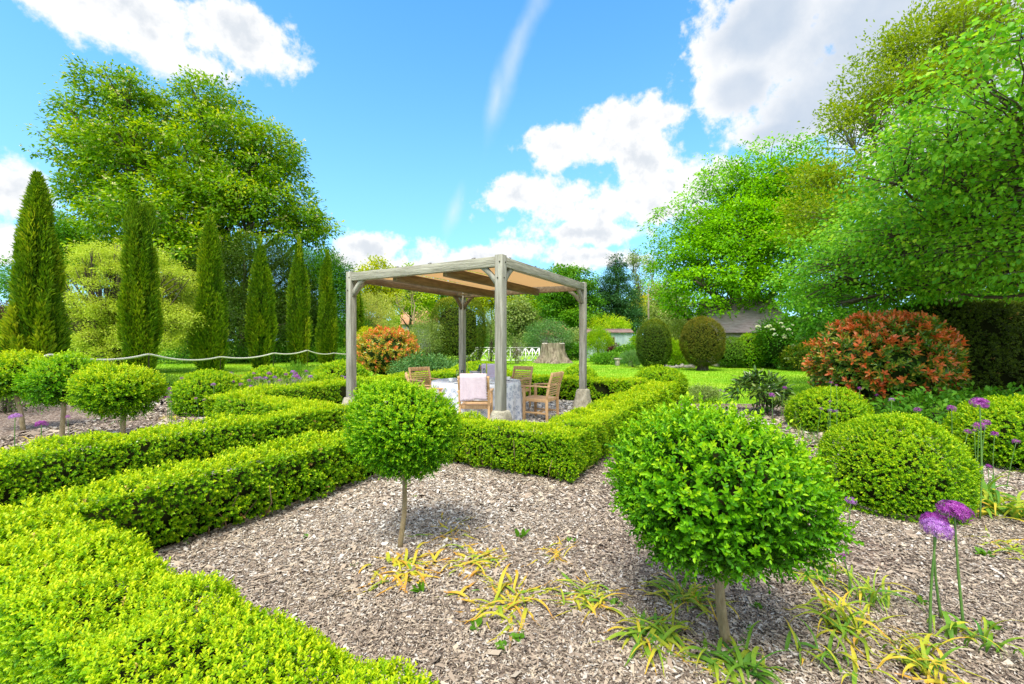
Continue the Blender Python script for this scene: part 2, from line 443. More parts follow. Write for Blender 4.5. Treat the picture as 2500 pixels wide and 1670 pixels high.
MAT['conifer'] = leaf_mat('conifer_spray', [(0, (.010, .05, .022)), (.5, (.03, .11, .042)), (1, (.09, .21, .07))], .2, .55, .15, .25, gain=(1.35, 1.25, .7))
MAT['photinia'] = leaf_mat('photinia_leaf', [(0, (.025, .10, .010)), (.35, (.09, .22, .016)), (.50, (.26, .34, .03)), (.57, (.60, .28, .04)), (.78, (.74, .14, .04)), (1, (.80, .26, .12))], .32, .32, .0, 1, .5, (1.25, 1.1, .6), gain=(1.05, 1.05, .9))
MAT['photinia_gold'] = leaf_mat('photinia_gold_leaf', [(0, (.05, .17, .014)), (.32, (.24, .34, .02)), (.5, (.60, .46, .04)), (.68, (.70, .22, .05)), (1, (.72, .13, .07))], .34, .35, .0, 1, .5, (1.2, 1.05, .6), gain=(1.05, 1.05, .9))
MAT['strap'] = leaf_mat('strap_leaf', [(0, (.05, .19, .035)), (.3, (.15, .30, .03)), (.5, (.42, .44, .04)), (.7, (.62, .42, .06)), (.88, (.54, .26, .05)), (1, (.42, .29, .16))], .34, .5, .04, 3, gain=(1.05, 1.05, .9))
MAT['weed'] = leaf_mat('weed_leaf', [(0, (.02, .10, .015)), (1, (.08, .23, .03))], .32, .5, .1, 3)
MAT['rhodo'] = leaf_mat('evergreen_leaf', [(0, (.012, .045, .014)), (.6, (.035, .10, .025)), (1, (.10, .17, .06))], .2, .3, .1, 2, .5)
MAT['herb'] = leaf_mat('herb_leaf', [(0, (.03, .15, .025)), (.5, (.08, .26, .05)), (1, (.2, .38, .10))], .32, .5, .15, 1.5)
MAT['viburnum'] = leaf_mat('viburnum_leaf', [(0, (.015, .08, .010)), (.5, (.045, .18, .018)), (1, (.12, .28, .03))], .32, .5, .12, .8)
MAT['red_leaf'] = leaf_mat('purple_leaf', [(0, (.03, .012, .014)), (.5, (.09, .03, .035)), (1, (.2, .08, .08))], .25, .5, .15, 1, gain=(1.05, 1.05, .9))
MAT['grass_blade'] = leaf_mat('grass_blade', [(0, (.10, .28, .012)), (.6, (.17, .38, .02)), (1, (.30, .44, .05))], .35, .6, .15, .4)
MAT['white_flower'] = leaf_mat('white_petal', [(0, (.62, .66, .55)), (1, (.85, .86, .82))], .25, .6, .05, gain=(1.05, 1.05, .9))
MAT['cream_flower'] = leaf_mat('cream_blossom', [(0, (.50, .48, .24)), (1, (.74, .70, .50))], .3, .6, .05, gain=(1.05, 1.05, .9))
MAT['allium'] = leaf_mat('allium_petal', [(0, (.22, .02, .26)), (.5, (.36, .05, .44)), (1, (.56, .20, .66))], .3, .5, .04, 4, .3, (1.2, .8, 1.2), gain=(1.05, 1.05, .9))
MAT['allium_pale'] = leaf_mat('allium_pale_petal', [(0, (.30, .09, .44)), (.5, (.46, .20, .60)), (1, (.62, .40, .74))], .3, .5, .04, 4, .3, (1.1, .9, 1.1), gain=(1.05, 1.0, 1.0))
MAT['dead_leaf'] = leaf_mat('dead_leaf', [(0, (.22, .11, .04)), (.6, (.42, .27, .10)), (1, (.56, .46, .12))], .25, .6, .1, gain=(1, 1, .8))
MAT['stem_green'] = plain('flower_stem', (.07, .17, .03), .5, (.12, .23, .05), 20)
MAT['core'] = plain('inner_shade', (.010, .016, .004), .95, (.022, .024, .008), 30, spec=.02)  # near-black fill that paints the shade inside hedges and clipped heads
MAT['core_green'] = plain('inner_shade_green', (.012, .03, .006), .95, (.03, .05, .01), 12, spec=.05)  # dark green fill that paints inner shade and blocks light through crowns
MAT['twig'] = plain('box_twig', (.16, .10, .05), .8, (.26, .18, .10), 40)
MAT['bark'] = plain('dark_bark', (.045, .033, .025), .9, (.12, .095, .07), 6, (1, 1, .3), .8)
MAT['bark_grey'] = plain('grey_bark', (.12, .095, .07), .9, (.24, .20, .15), 6, (1, 1, .3), .7)
MAT['bark_pale'] = plain('pale_smooth_bark', (.22, .165, .085), .8, (.36, .29, .17), 30, (1, 1, .35), .5, 60)
MAT['oak'] = plain('weathered_oak', (.15, .14, .11), .85, (.40, .385, .33), 9, (2.6, 2.6, .2), .7, 30, lo=.30, hi=.68)
MAT['oak_beam'] = plain('weathered_oak_beam', (.15, .14, .105), .85, (.40, .385, .32), 9, (2.6, .2, 2.6), .7, 30, lo=.30, hi=.68)
MAT['oak_x'] = plain('weathered_oak_rail', (.15, .14, .105), .85, (.40, .385, .32), 9, (.2, 2.6, 2.6), .7, 30, lo=.30, hi=.68)
MAT['oak_inner'] = plain('brown_oak', (.10, .068, .036), .85, (.20, .145, .085), 9, (2, .25, 2), .4, 30)
MAT['stone'] = plain('staddle_stone', (.20, .18, .13), .95, (.42, .39, .30), 9, (1, 1, 1), .9, 55)
MAT['canvas'] = canvas_mat()
MAT['teak'] = plain('teak', (.46, .27, .12), .5, (.62, .40, .20), 14, (3, 3, .5), .15, 60)
MAT['towel'] = plain('pink_fleece', (.58, .47, .53), .95, (.66, .55, .61), 25, bump=.5, bscale=120)
MAT['towel_lilac'] = plain('lilac_fleece', (.60, .52, .68), .95, (.68, .60, .75), 25, bump=.5, bscale=120)
MAT['cloth'] = cloth_mat()
MAT['china'] = plain('china', (.82, .82, .80), .25)
MAT['steel'] = plain('steel', (.62, .63, .65), .28, metal=1)
MAT['glass'] = glass_mat()
MAT['candle'] = plain('green_wax', (.42, .48, .04), .45)
MAT['bottle'] = plain('dark_glass', (.012, .04, .025), .12)
MAT['foil'] = plain('dark_foil', (.05, .12, .14), .35)
MAT['rope'] = plain('pale_rope', (.46, .44, .38), .9, (.66, .64, .58), 40)
MAT['stake'] = plain('dark_stake', (.06, .05, .04), .8)
MAT['white_paint'] = plain('white_paint', (.66, .67, .64), .6, (.78, .79, .77), 6)
MAT['stump'] = plain('weathered_stump', (.075, .055, .035), .95, (.30, .25, .18), 4, (1.6, 1.6, .35), .9, 14)
MAT['stump_top'] = plain('stump_cut', (.30, .27, .21), .9, (.44, .41, .34), 5, bump=.4)
MAT['tin'] = plain('pale_blue_tin', (.24, .32, .34), .6, (.42, .50, .50), 2.2, (1, 1, .35), spec=.4)
MAT['rust'] = plain('rusty_tin', (.15, .085, .075), .75, (.25, .17, .15), 3)
MAT['dark_void'] = plain('dark_pane', (.02, .022, .025), .15)
MAT['wood_frame'] = plain('brown_frame', (.14, .09, .06), .7)
MAT['tile_roof'] = plain('orange_tile', (.42, .19, .10), .85, (.58, .32, .19), 3, (1, 1, 4), .5, 10)
MAT['purple_roof'] = plain('purple_tile', (.30, .22, .22), .85, (.46, .37, .36), 3, (1, 1, 4), .5, 10)
MAT['pale_wall'] = plain('pale_wall', (.50, .43, .32), .9, (.66, .58, .45), 2.5, bump=.3)
MAT['grey_wall'] = plain('grey_wall', (.30, .33, .34), .9, (.42, .44, .44), 2)
MAT['rock'] = plain('rock', (.16, .15, .13), .95, (.36, .34, .30), 5, bump=.6)
MAT['pole'] = plain('pole_wood', (.22, .18, .13), .9)
MAT['lawn'] = grass_mat()
CHIP = [(0, (.085, .062, .048)), (.22, (.20, .155, .12)), (.5, (.32, .25, .19)), (.72, (.43, .355, .265)), (.9, (.46, .425, .39)), (1, (.66, .61, .53))]
MAT['mulch'] = bits_mat('mulch', [(0, (.04, .026, .020)), (.4, (.13, .09, .068)), (.75, (.26, .19, .145)), (1, (.40, .34, .29))], 42)
MAT['chip'] = tint_mat('wood_chip', CHIP, .8, .25)
MAT['gravel'] = bits_mat('gravel', [(0, (.26, .23, .20)), (.4, (.48, .43, .37)), (1, (.72, .66, .58))], 48)
MAT['pebble'] = tint_mat('pebble', [(0, (.20, .18, .165)), (.5, (.52, .47, .41)), (1, (.78, .72, .64))], .7)

# ------------------------------------------------------------------ foliage builders
def shoots(mb, P, Nn, Ls, k=7, slen=2.6, up=.35, jit=.28, wid=.58, tint0=.26, tintg=.44, topb=.25, mat=0, fine=False, depth=1.2, tj=.12):
    """leafy shoots standing on a clipped surface: k leaves up each shoot, the youngest at its tip"""
    n = len(P)
    Ls = np.broadcast_to(Ls, (n,))
    ax = nrm(Nn + np.array([0, 0, up]) + R.normal(size=(n, 3)) * jit)
    ref = rdir(n)
    a = nrm(np.cross(ax, ref)); b = np.cross(ax, a)
    S = Ls * slen * R.uniform(.6, 1.25, n)
    base = P - Nn * (Ls * depth * (R.uniform(0, 1.0, n) + 2.6 * R.random(n) ** 4))[:, None]
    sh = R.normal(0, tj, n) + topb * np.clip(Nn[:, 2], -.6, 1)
    for i in range(k):
        t = (i + R.uniform(0, .5, n)) / k
        th = (i % 2) * 3.1416 + (i // 2) * 1.5708 + R.uniform(-.5, .5, n)
        rad = a * np.cos(th)[:, None] + b * np.sin(th)[:, None]
        op = (1.15 - .7 * t)[:, None]
        d = ax * np.cos(op) + rad * np.sin(op)
        upv = ax * np.sin(op) - rad * np.cos(op)
        L = Ls * R.uniform(.75, 1.2, n) * (1.05 - .35 * t)
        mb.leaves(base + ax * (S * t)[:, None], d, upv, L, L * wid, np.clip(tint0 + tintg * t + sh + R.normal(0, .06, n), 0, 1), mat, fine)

def leaf_len(P, lo, k):
    return np.maximum(lo, k * np.hypot(P[:, 0], P[:, 1]))

def hedge(name, a0, a1, b0, b1, h, label, lo=.018, kk=.0040, mat='box', group=None, fine=False, twigs=0, xy=False, sides=(1, 1, 1, 1), dens=.95, seed=0.0, tint0=.24, rough=.05, slen=1.75, cat='hedge'):
    dens *= 1.3; lo *= .86; kk *= .86; rough *= .55
    """one straight run of clipped hedge; a,b in garden axes; sides = which of -a +a -b +b carry leaves"""
    la, lb = a1 - a0, b1 - b0
    root = thing(name, (*( ((a0 + a1) / 2, (b0 + b1) / 2) if xy else G((a0 + a1) / 2, (b0 + b1) / 2)), 0), label, cat, group, 0 if xy else ROT)
    areas = np.array([la * lb, lb * h * sides[0], lb * h * sides[1], la * h * sides[2], la * h * sides[3]])
    nmax = int(areas.sum() * dens / lo ** 2)
    face = R.choice(5, nmax, p=areas / areas.sum())
    u, v = R.random(nmax), R.random(nmax)
    v = np.where(face > 0, 1 - (1 - v) ** 1.0, v)
    P = np.zeros((nmax, 3))
    hx, hy = la / 2, lb / 2
    P[:, 0] = np.select([face == 0, face == 1, face == 2], [(u * 2 - 1) * hx, -hx, hx], (u * 2 - 1) * hx)
    P[:, 1] = np.select([face == 0, face <= 2, face == 3], [(v * 2 - 1) * hy, (u * 2 - 1) * hy, -hy], hy)
    P[:, 2] = np.where(face == 0, h, .03 + v * (h - .03))
    r = .06
    inn = np.stack([np.clip(P[:, 0], -hx + r, hx - r), np.clip(P[:, 1], -hy + r, hy - r), np.minimum(P[:, 2], h - r)], 1)
    Nn = nrm(P - inn)
    mw = np.array(root.location) * 0
    c, s = math.cos(root.rotation_euler.z), math.sin(root.rotation_euler.z)
    wx = P[:, 0] * c - P[:, 1] * s + root.location[0]; wy = P[:, 0] * s + P[:, 1] * c + root.location[1]
    W = np.stack([wx, wy, P[:, 2]], 1)
    P = inn + Nn * (r + rough * wob(W, 4.0, seed) + .025 * wob(W, 13, seed + 1))[:, None]
    # undercut near the ground, where old hedges go bare
    low = np.clip(1 - P[:, 2] / .16, 0, 1) * (Nn[:, 2] < .5)
    P[:, :2] -= Nn[:, :2] * (low * .07)[:, None]
    Ls = leaf_len(W, lo, kk)
    keep = (R.random(nmax) < (lo / Ls) ** 2) & (R.random(nmax) > low * .55)
    keep &= ~((Nn[:, 2] < .5) & (wob(W, 6.0, 5 + seed) > .95))
    P, Nn, Ls, W = P[keep], Nn[keep], Ls[keep], W[keep]
    mb = MB()
    near = np.hypot(W[:, 0], W[:, 1]) < 3.0
    for sel, fi in ((near, True), (~near, False)):
        if sel.sum():
            dead = R.random(sel.sum()) < .004 + .03 * (wob(W[sel], 5.0, 7 + seed) > 1.0)
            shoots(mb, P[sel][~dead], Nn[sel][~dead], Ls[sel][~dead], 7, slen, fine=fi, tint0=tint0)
            if dead.any(): shoots(mb, P[sel][dead], Nn[sel][dead], Ls[sel][dead] * .9, 6, slen, mat=1, fine=fi, tint0=.2, tintg=.5)
    mb.build('foliage', [MAT[mat], MAT['dead_leaf']], root)
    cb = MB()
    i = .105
    cb.box((0, 0, (h - i) / 2 + .01), (la - 2 * i - .04, lb - 2 * i - .04, h - i - .02))  # dark block added for shade in the leaf gaps; only the tubes are twigs
    nt = twigs
    for _ in range(nt):
        f = random.random()
        x, y = random.uniform(-hx + .05, hx - .05), random.uniform(-hy + .05, hy - .05)
        if f < .5: x = random.choice((-1, 1)) * (hx - random.uniform(.02, .09))
        else: y = random.choice((-1, 1)) * (hy - random.uniform(.02, .09))
        p0 = np.array([x * .93, y * .93, 0]); p1 = np.array([x + random.uniform(-.12, .12), y + random.uniform(-.12, .12), random.uniform(.12, h * .85)])
        mid = (p0 + p1) / 2 + np.array([random.uniform(-.05, .05), random.uniform(-.05, .05), 0])
        cb.tube([p0, mid, p1], [.006, .0045, .002], 5, 1)
    cb.build('shade_core', [MAT['core'], MAT['twig']], root)
    return root

def sphere_pts(n):
    return rdir(n)

def dome(name, x, y, rx, rz, zc, label, lo=.02, kk=.004, mat='box', group=None, cat='topiary ball', power=1.0, tint0=.22, slen=1.7, dens=1.3, k=7, wob_=.022, zmin=.02, ry=None, seed=None, topb=.18, wid=.55):
    """a clipped ball, dome or egg of foliage standing on the ground: one thing"""
    ry = ry or rx
    seed = seed if seed is not None else x * 3.1 + y
    root = thing(name, (x, y, 0), label, cat, group)
    area = 4 * math.pi * ((rx * ry) ** .8 + 2 * (rx * rz) ** .8) ** 1 / 3
    area = 4 * math.pi * (((rx * ry) ** 1.6 + (rx * rz) ** 1.6 + (ry * rz) ** 1.6) / 3) ** (1 / 1.6)
    dist = math.hypot(x, y) - max(rx, ry)
    Lf = max(lo, kk * dist) * .9
    n = int(area * dens / Lf ** 2)
    D = rdir(n)
    P = D * np.array([rx, ry, rz])
    Nn = nrm(D / np.array([rx, ry, rz]))
    if power != 1:
        th = np.linspace(-1.5707, 1.5707, 400)
        pc, ps = np.abs(np.cos(th)) ** power * rx, np.sign(np.sin(th)) * np.abs(np.sin(th)) ** power * rz
        seg = np.hypot(np.diff(pc), np.diff(ps)) * (pc[:-1] + pc[1:]) / 2
        cum = np.concatenate([[0], np.cumsum(seg)]) / seg.sum()
        q = R.random(n)
        cc, ss = np.interp(q, cum, pc), np.interp(q, cum, ps)
        c2, s2 = np.interp(np.minimum(q + 1e-3, 1), cum, pc), np.interp(np.minimum(q + 1e-3, 1), cum, ps)
        a_ = R.uniform(0, 6.283, n)
        nr_, nz_ = s2 - ss + 1e-7, cc - c2
        P = np.stack([cc * np.cos(a_), cc * np.sin(a_), ss], 1)
        Nn = nrm(np.stack([nr_ * np.cos(a_), nr_ * np.sin(a_), nz_], 1))
    W = P + np.array([x, y, zc])
    P = P + Nn * (wob_ * wob(W, 3.2 / max(rx, .3), seed) + wob_ * .5 * wob(W, 9 / max(rx, .3), seed + 2))[:, None]
    P[:, 2] += zc
    k_ = P[:, 2] > zmin
    P, Nn = P[k_], Nn[k_]
    mb = MB()
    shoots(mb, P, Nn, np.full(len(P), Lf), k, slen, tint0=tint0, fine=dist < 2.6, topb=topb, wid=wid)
    mb.build('foliage', MAT[mat], root)
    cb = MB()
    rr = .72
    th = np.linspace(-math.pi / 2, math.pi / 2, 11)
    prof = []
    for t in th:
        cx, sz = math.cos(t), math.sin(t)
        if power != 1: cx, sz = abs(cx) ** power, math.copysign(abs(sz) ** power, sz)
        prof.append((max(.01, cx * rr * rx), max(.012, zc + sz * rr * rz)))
    cb.lathe(prof, seg=20)  # solid dark core added so gaps in the foliage look shaded
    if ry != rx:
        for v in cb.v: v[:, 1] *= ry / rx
    cb.build('shade_core', MAT['core'], root, smooth=True)
    return root

def standard(x, y, r, rz, zc, label, lo, kk, seed, group='lollipop topiary trees', fine=True, slen=3.0, k=9, mat='box_tree', tr=.022, lean=(0, 0), tint0=.26, wob_=.045):
    """a lollipop tree: bare stem and clipped head"""
    root = thing('topiary_tree', (x, y, 0), label, 'topiary tree', group)
    area = 4 * math.pi * r * (r + rz) / 2
    Lf = max(lo, kk * (math.hypot(x, y) - r))
    n = int(area * 1.05 / Lf ** 2)
    D = rdir(n)
    P = D * np.array([r, r, rz])
    Nn = nrm(D / np.array([r, r, rz]))
    w = wob(P + seed, 3.6, seed)
    P = P + Nn * (wob_ * w + wob_ * .6 * wob(P + seed, 10, seed))[:, None]
    mb = MB()
    off = np.array([lean[0], lean[1], zc])
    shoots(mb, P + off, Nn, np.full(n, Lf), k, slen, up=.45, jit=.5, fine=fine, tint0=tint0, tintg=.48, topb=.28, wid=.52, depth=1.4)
    # inner leaves tinted darker to paint the shade deep in the head
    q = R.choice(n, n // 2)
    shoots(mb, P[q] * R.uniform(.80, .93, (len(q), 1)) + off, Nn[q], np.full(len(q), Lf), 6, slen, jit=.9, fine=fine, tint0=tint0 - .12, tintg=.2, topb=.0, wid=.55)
    # longer shoots that have escaped the last clip
    m = n // 30
    q = R.choice(n, m)
    shoots(mb, P[q] + off + Nn[q] * Lf * .8, Nn[q], np.full(m, Lf * 1.05), k, slen * 1.15, up=.2, jit=.6, fine=fine, tint0=tint0, tintg=.45, topb=.2, wid=.52, depth=.3)
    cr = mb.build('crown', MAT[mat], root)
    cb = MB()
    cb.lathe([(max(.01, math.cos(t) * r * .74), zc + math.sin(t) * rz * .74) for t in np.linspace(-1.57, 1.57, 12)], (lean[0], lean[1], 0), 22)  # dark solid standing in for the shade inside the head
    cb.build('shade_core', MAT['core'], cr, smooth=True)
    tb = MB()
    zt = zc - rz * .5
    pts = [np.array([lean[0] * q + .008 * math.sin(q * 7 + seed), lean[1] * q + .006 * math.cos(q * 5 + seed), -.02 + (zt + .02) * q]) for q in np.linspace(0, 1, 9)]
    tb.tube(pts, np.linspace(tr * 1.22, tr * .92, 9), 12)
    tb.build('trunk', MAT['bark_pale'], root, smooth=True)
    return root

def curve_pts(p, q, bend, n=7, sag=0.0):
    p, q = np.array(p, float), np.array(q, float)
    m = (p + q) / 2 + np.array([random.uniform(-1, 1), random.uniform(-1, 1), random.uniform(-.3, .8)]) * bend * np.linalg.norm(q - p)
    t = np.linspace(0, 1, n)[:, None]
    c = (1 - t) ** 2 * p + 2 * t * (1 - t) * m + t ** 2 * q
    c[1:-1] += R.normal(0, .012 * np.linalg.norm(q - p), (n - 2, 3))
    return c

def foliage_clumps(lobes, n_clump, shell=.4, noise=.18, seed=0.0, up_bias=.0):
    """clump centres spread through a crown made of ellipsoid lobes: (centre, radii, weight)"""
    w = np.array([l[2] if len(l) > 2 else l[1][0] * l[1][1] * l[1][2] for l in lobes], float) ** .75
    cnt = np.maximum(1, (w / w.sum() * n_clump)).astype(int)
    C, O, I = [], [], []
    for i, (l, c) in enumerate(zip(lobes, cnt)):
        d = rdir(c)
        d[:, 2] = np.where((d[:, 2] < -.2) & (R.random(c) < up_bias), -d[:, 2], d[:, 2])
        u = R.random(c) ** shell
        r = u * (1 + noise * wob(d * 2 + i * 1.7, 2.2, seed + i))
        C.append(np.array(l[0]) + d * r[:, None] * np.array(l[1])); O.append(d * u[:, None]); I.append(np.full(c, i))
    return np.concatenate(C), np.concatenate(O), np.concatenate(I)

def tree(name, x, y, label, lobes, n_clump, clump_r, per, L, wid, mat, trunk_r=.3, fork=.35, cat='tree', group=None, flat=.6, droop=.25, upn=.9, shell=.4, noise=.18, tint0=.42, tj=.16, bark='bark', twigs=60, tsize=.05, seed=0.0, blossom=None, trunk_top=None, stems=1, fine=False, up_bias=.3, limb_r=None, tintlift=.12, jitL=.25, zbase=-.05):
    """trunk with limbs to every lobe of the crown, twigs, and leaf clumps through the crown's volume"""
    root = thing(name, (x, y, 0), label, cat, group)
    lobes = [((l[0][0] - x, l[0][1] - y, l[0][2]), l[1], *(l[2:])) for l in lobes]
    C, O, I = foliage_clumps(lobes, n_clump, shell, noise, seed, up_bias)
    C[:, 2] = np.maximum(C[:, 2], clump_r * flat * .8 + .02)
    m = len(C)
    cid = np.repeat(np.arange(m), R.poisson(per, m).clip(2))
    n = len(cid)
    off = R.normal(size=(n, 3)) * np.array([1, 1, flat]) * clump_r * .55
    pos = C[cid] + off
    pos[:, 2] = np.maximum(pos[:, 2], .02)
    d = nrm(O[cid] * .7 + nrm(off) * .8 + R.normal(size=(n, 3)) * .45) - np.array([0, 0, droop])
    up = nrm(np.array([0, 0, upn]) + R.normal(size=(n, 3)) * .5 + O[cid] * .3)
    ct = R.normal(0, tj * .7, m)
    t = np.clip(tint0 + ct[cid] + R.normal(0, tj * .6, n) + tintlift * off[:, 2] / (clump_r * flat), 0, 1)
    ln = L * R.uniform(1 - jitL, 1 + jitL, n)
    mb = MB()
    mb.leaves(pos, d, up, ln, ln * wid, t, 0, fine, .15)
    mats = [MAT[mat]]
    if blossom:
        cnt, sz, bm = blossom
        q = R.choice(m, cnt)
        bp = C[q] + nrm(O[q] + np.array([0, -.5, .5])) * clump_r * .8 + R.normal(size=(cnt, 3)) * clump_r * .3
        for j in range(5):
            dd = rdir(cnt) * .8 + np.array([0, 0, .8])
            mb.leaves(bp + R.normal(size=(cnt, 3)) * sz * .2, dd, rdir(cnt), sz, sz * .5, R.random(cnt), 1)
        mats.append(MAT[bm])
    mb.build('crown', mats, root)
    tb = MB()
    top = max(l[0][2] + l[1][2] * .2 for l in lobes) if trunk_top is None else trunk_top
    lr = limb_r or trunk_r * .5
    for s_ in range(stems):
        ox, oy = (0, 0) if stems == 1 else (random.uniform(-1, 1) * trunk_r * 3, random.uniform(-1, 1) * trunk_r * 3)
        cx = np.mean([l[0][0] for l in lobes]) * .5; cy = np.mean([l[0][1] for l in lobes]) * .5
        tp = curve_pts((ox, oy, zbase), (cx + ox, cy + oy, top), .05, 10)
        tb.tube(tp, np.linspace(trunk_r, trunk_r * .18, 10) * np.array([1.35, 1.08] + [1] * 8), 10)
        for i, l in enumerate(lobes):
            if s_ and random.random() < .5: continue
            k = min(9, max(1, int(10 * (fork + random.uniform(-.08, .12)))))
            lim = curve_pts(tp[k], np.array(l[0]) + R.normal(size=3) * np.array(l[1]) * .25, .14, 8)
            tb.tube(lim, np.linspace(lr, lr * .3, 8), 7)
            mine = np.where(I == i)[0]
            if len(mine) and twigs:
                for q in R.choice(mine, min(len(mine), max(2, twigs * len(mine) // m + 1)), replace=False):
                    j = int(np.argmin(np.linalg.norm(lim - C[q] * np.array([1, 1, .9]), axis=1)))
                    tw = curve_pts(lim[min(j, 6)], C[q], .12, 6)
                    r0 = min(lr * .3, tsize)
                    tb.tube(tw, np.linspace(r0, r0 * .22, 6), 5, cap=False)
    tb.build('trunk', MAT[bark], root, smooth=True)
    return root

def bush(name, x, y, r, rz, label, mat, n_clump, per, L, wid, cat='shrub', group=None, zc=None, clump_r=None, tint0=.45, tj=.16, droop=.1, shell=.22, flat=.8, noise=.12, ry=None, upn=.7, stems=5, twigs=24, tsize=.02, seed=0.0, blossom=None, bark='bark', fine=False, core=.0, lobes=None, tintlift=.12):
    ry = ry or r
    zc = rz * .75 if zc is None else zc
    lb = lobes or [((x, y, zc), (r, ry, rz))]
    o = tree(name, x, y, label, lb, n_clump, clump_r or r * .18, per, L, wid, mat, trunk_r=max(.012, r * .03), fork=.1, cat=cat, group=group, flat=flat, droop=droop, upn=upn, shell=shell, noise=noise, tint0=tint0, tj=tj, bark=bark, twigs=twigs, tsize=tsize, seed=seed, blossom=blossom, stems=stems, fine=fine, trunk_top=zc + rz * .3, up_bias=.5, tintlift=tintlift)
    if core:
        cb = MB()
        for l in lb:
            c = np.array(l[0]) - np.array([x, y, 0])
            rr = np.array(l[1]) * core
            th = np.linspace(-1.57, 1.57, 9)
            b2 = MB(); b2.lathe([(max(.01, math.cos(t)), math.sin(t)) for t in th], seg=14)
            v = b2.v[0] * rr + c
            v[:, 2] = np.maximum(v[:, 2], .01)
            cb.add(v, [f for f, _, _ in b2.f])
        cb.build('shade_core', MAT['core_green'], o, smooth=True)  # dark ellipsoids added as the shade inside the bush
    return o

# ------------------------------------------------------------------ the setting: ground
def sheet(name, pts, z, mat, kind='structure'):
    mb = MB()
    v = np.array([(p[0], p[1], z) for p in pts])
    mb.add(v, [np.arange(len(pts))[None]])
    return tag(mb.build(name, mat), kind=kind)

sheet('lawn', [(-600, -300), (600, -300), (600, 900), (-600, 900)], 0, MAT['lawn'])
BED_R = [G(-3.85, .6), (7, -6), (18, -4), (17, 9.0), (11, 10.6), (5.9, 10.6), G(-1.9, 11.2), G(-1.9, 4.5), G(-3.85, 4.5)]
BED_L = [G(-5.9, -3), G(-5.9, 4.7), G(-8.7, 4.7), G(-8.7, 10.4), (-3.6, 15.5), (-9, 15.0), (-13.5, 12), G(-17, 5.9), G(-17, -3)]
sheet('mulch_bed', BED_R, .004, MAT['mulch'])
sheet('mulch_bed', BED_L, .004, MAT['mulch'])
sheet('gravel_path', [G(-5.55, -6), G(-3.9, -6), G(-3.9, 4.6), G(-2.0, 4.6), G(-2.0, 10.6), G(-8.6, 10.6), G(-8.6, 4.6), G(-5.55, 4.6)], .008, MAT['gravel'])
sheet('gravel_path', [G(-12, -2.6), G(8, -2.6), G(8, .72), G(-12, .72)], .012, MAT['gravel'])

def flat_bits(name, x, y, size, aspect, mat, tilt=.22, z0=.006, tint=None, hgt=.02):
    n = len(x)
    th = R.uniform(0, 6.283, n)
    d = np.stack([np.cos(th), np.sin(th), R.normal(0, tilt, n)], 1); d = nrm(d)
    up = nrm(np.array([0, 0, 1.0]) + R.normal(size=(n, 3)) * tilt)
    s = nrm(np.cross(d, up))
    L = (size * R.lognormal(0, .5, n))[:, None] * .5
    W = L * aspect * R.uniform(.6, 1.5, n)[:, None]
    c = np.stack([x, y, z0 + R.random(n) * hgt], 1)
    j = lambda: R.uniform(.65, 1.15, (n, 1))
    v = np.stack([c - d * L * j() - s * W * j(), c + d * L * j() - s * W * j(), c + d * L * j() + s * W * j(), c - d * L * j() + s * W * j()], 1)
    mb = MB()
    mb.add(v.reshape(-1, 3), np.arange(n)[:, None] * 4 + np.arange(4), 0, R.random(n) if tint is None else tint)
    return mb.build(name, mat)

def inside(poly, x, y):
    poly = np.array(poly); r = np.zeros(len(x), bool)
    for i in range(len(poly)):
        (x0, y0), (x1, y1) = poly[i - 1], poly[i]
        c = ((y0 > y) != (y1 > y))
        with np.errstate(divide='ignore', invalid='ignore'):
            r ^= c & (x < (x1 - x0) * (y - y0) / (y1 - y0) + x0)
    return r

def in_garden(x, y):
    return x * E1[0] + y * E1[1], x * E2[0] + y * E2[1]

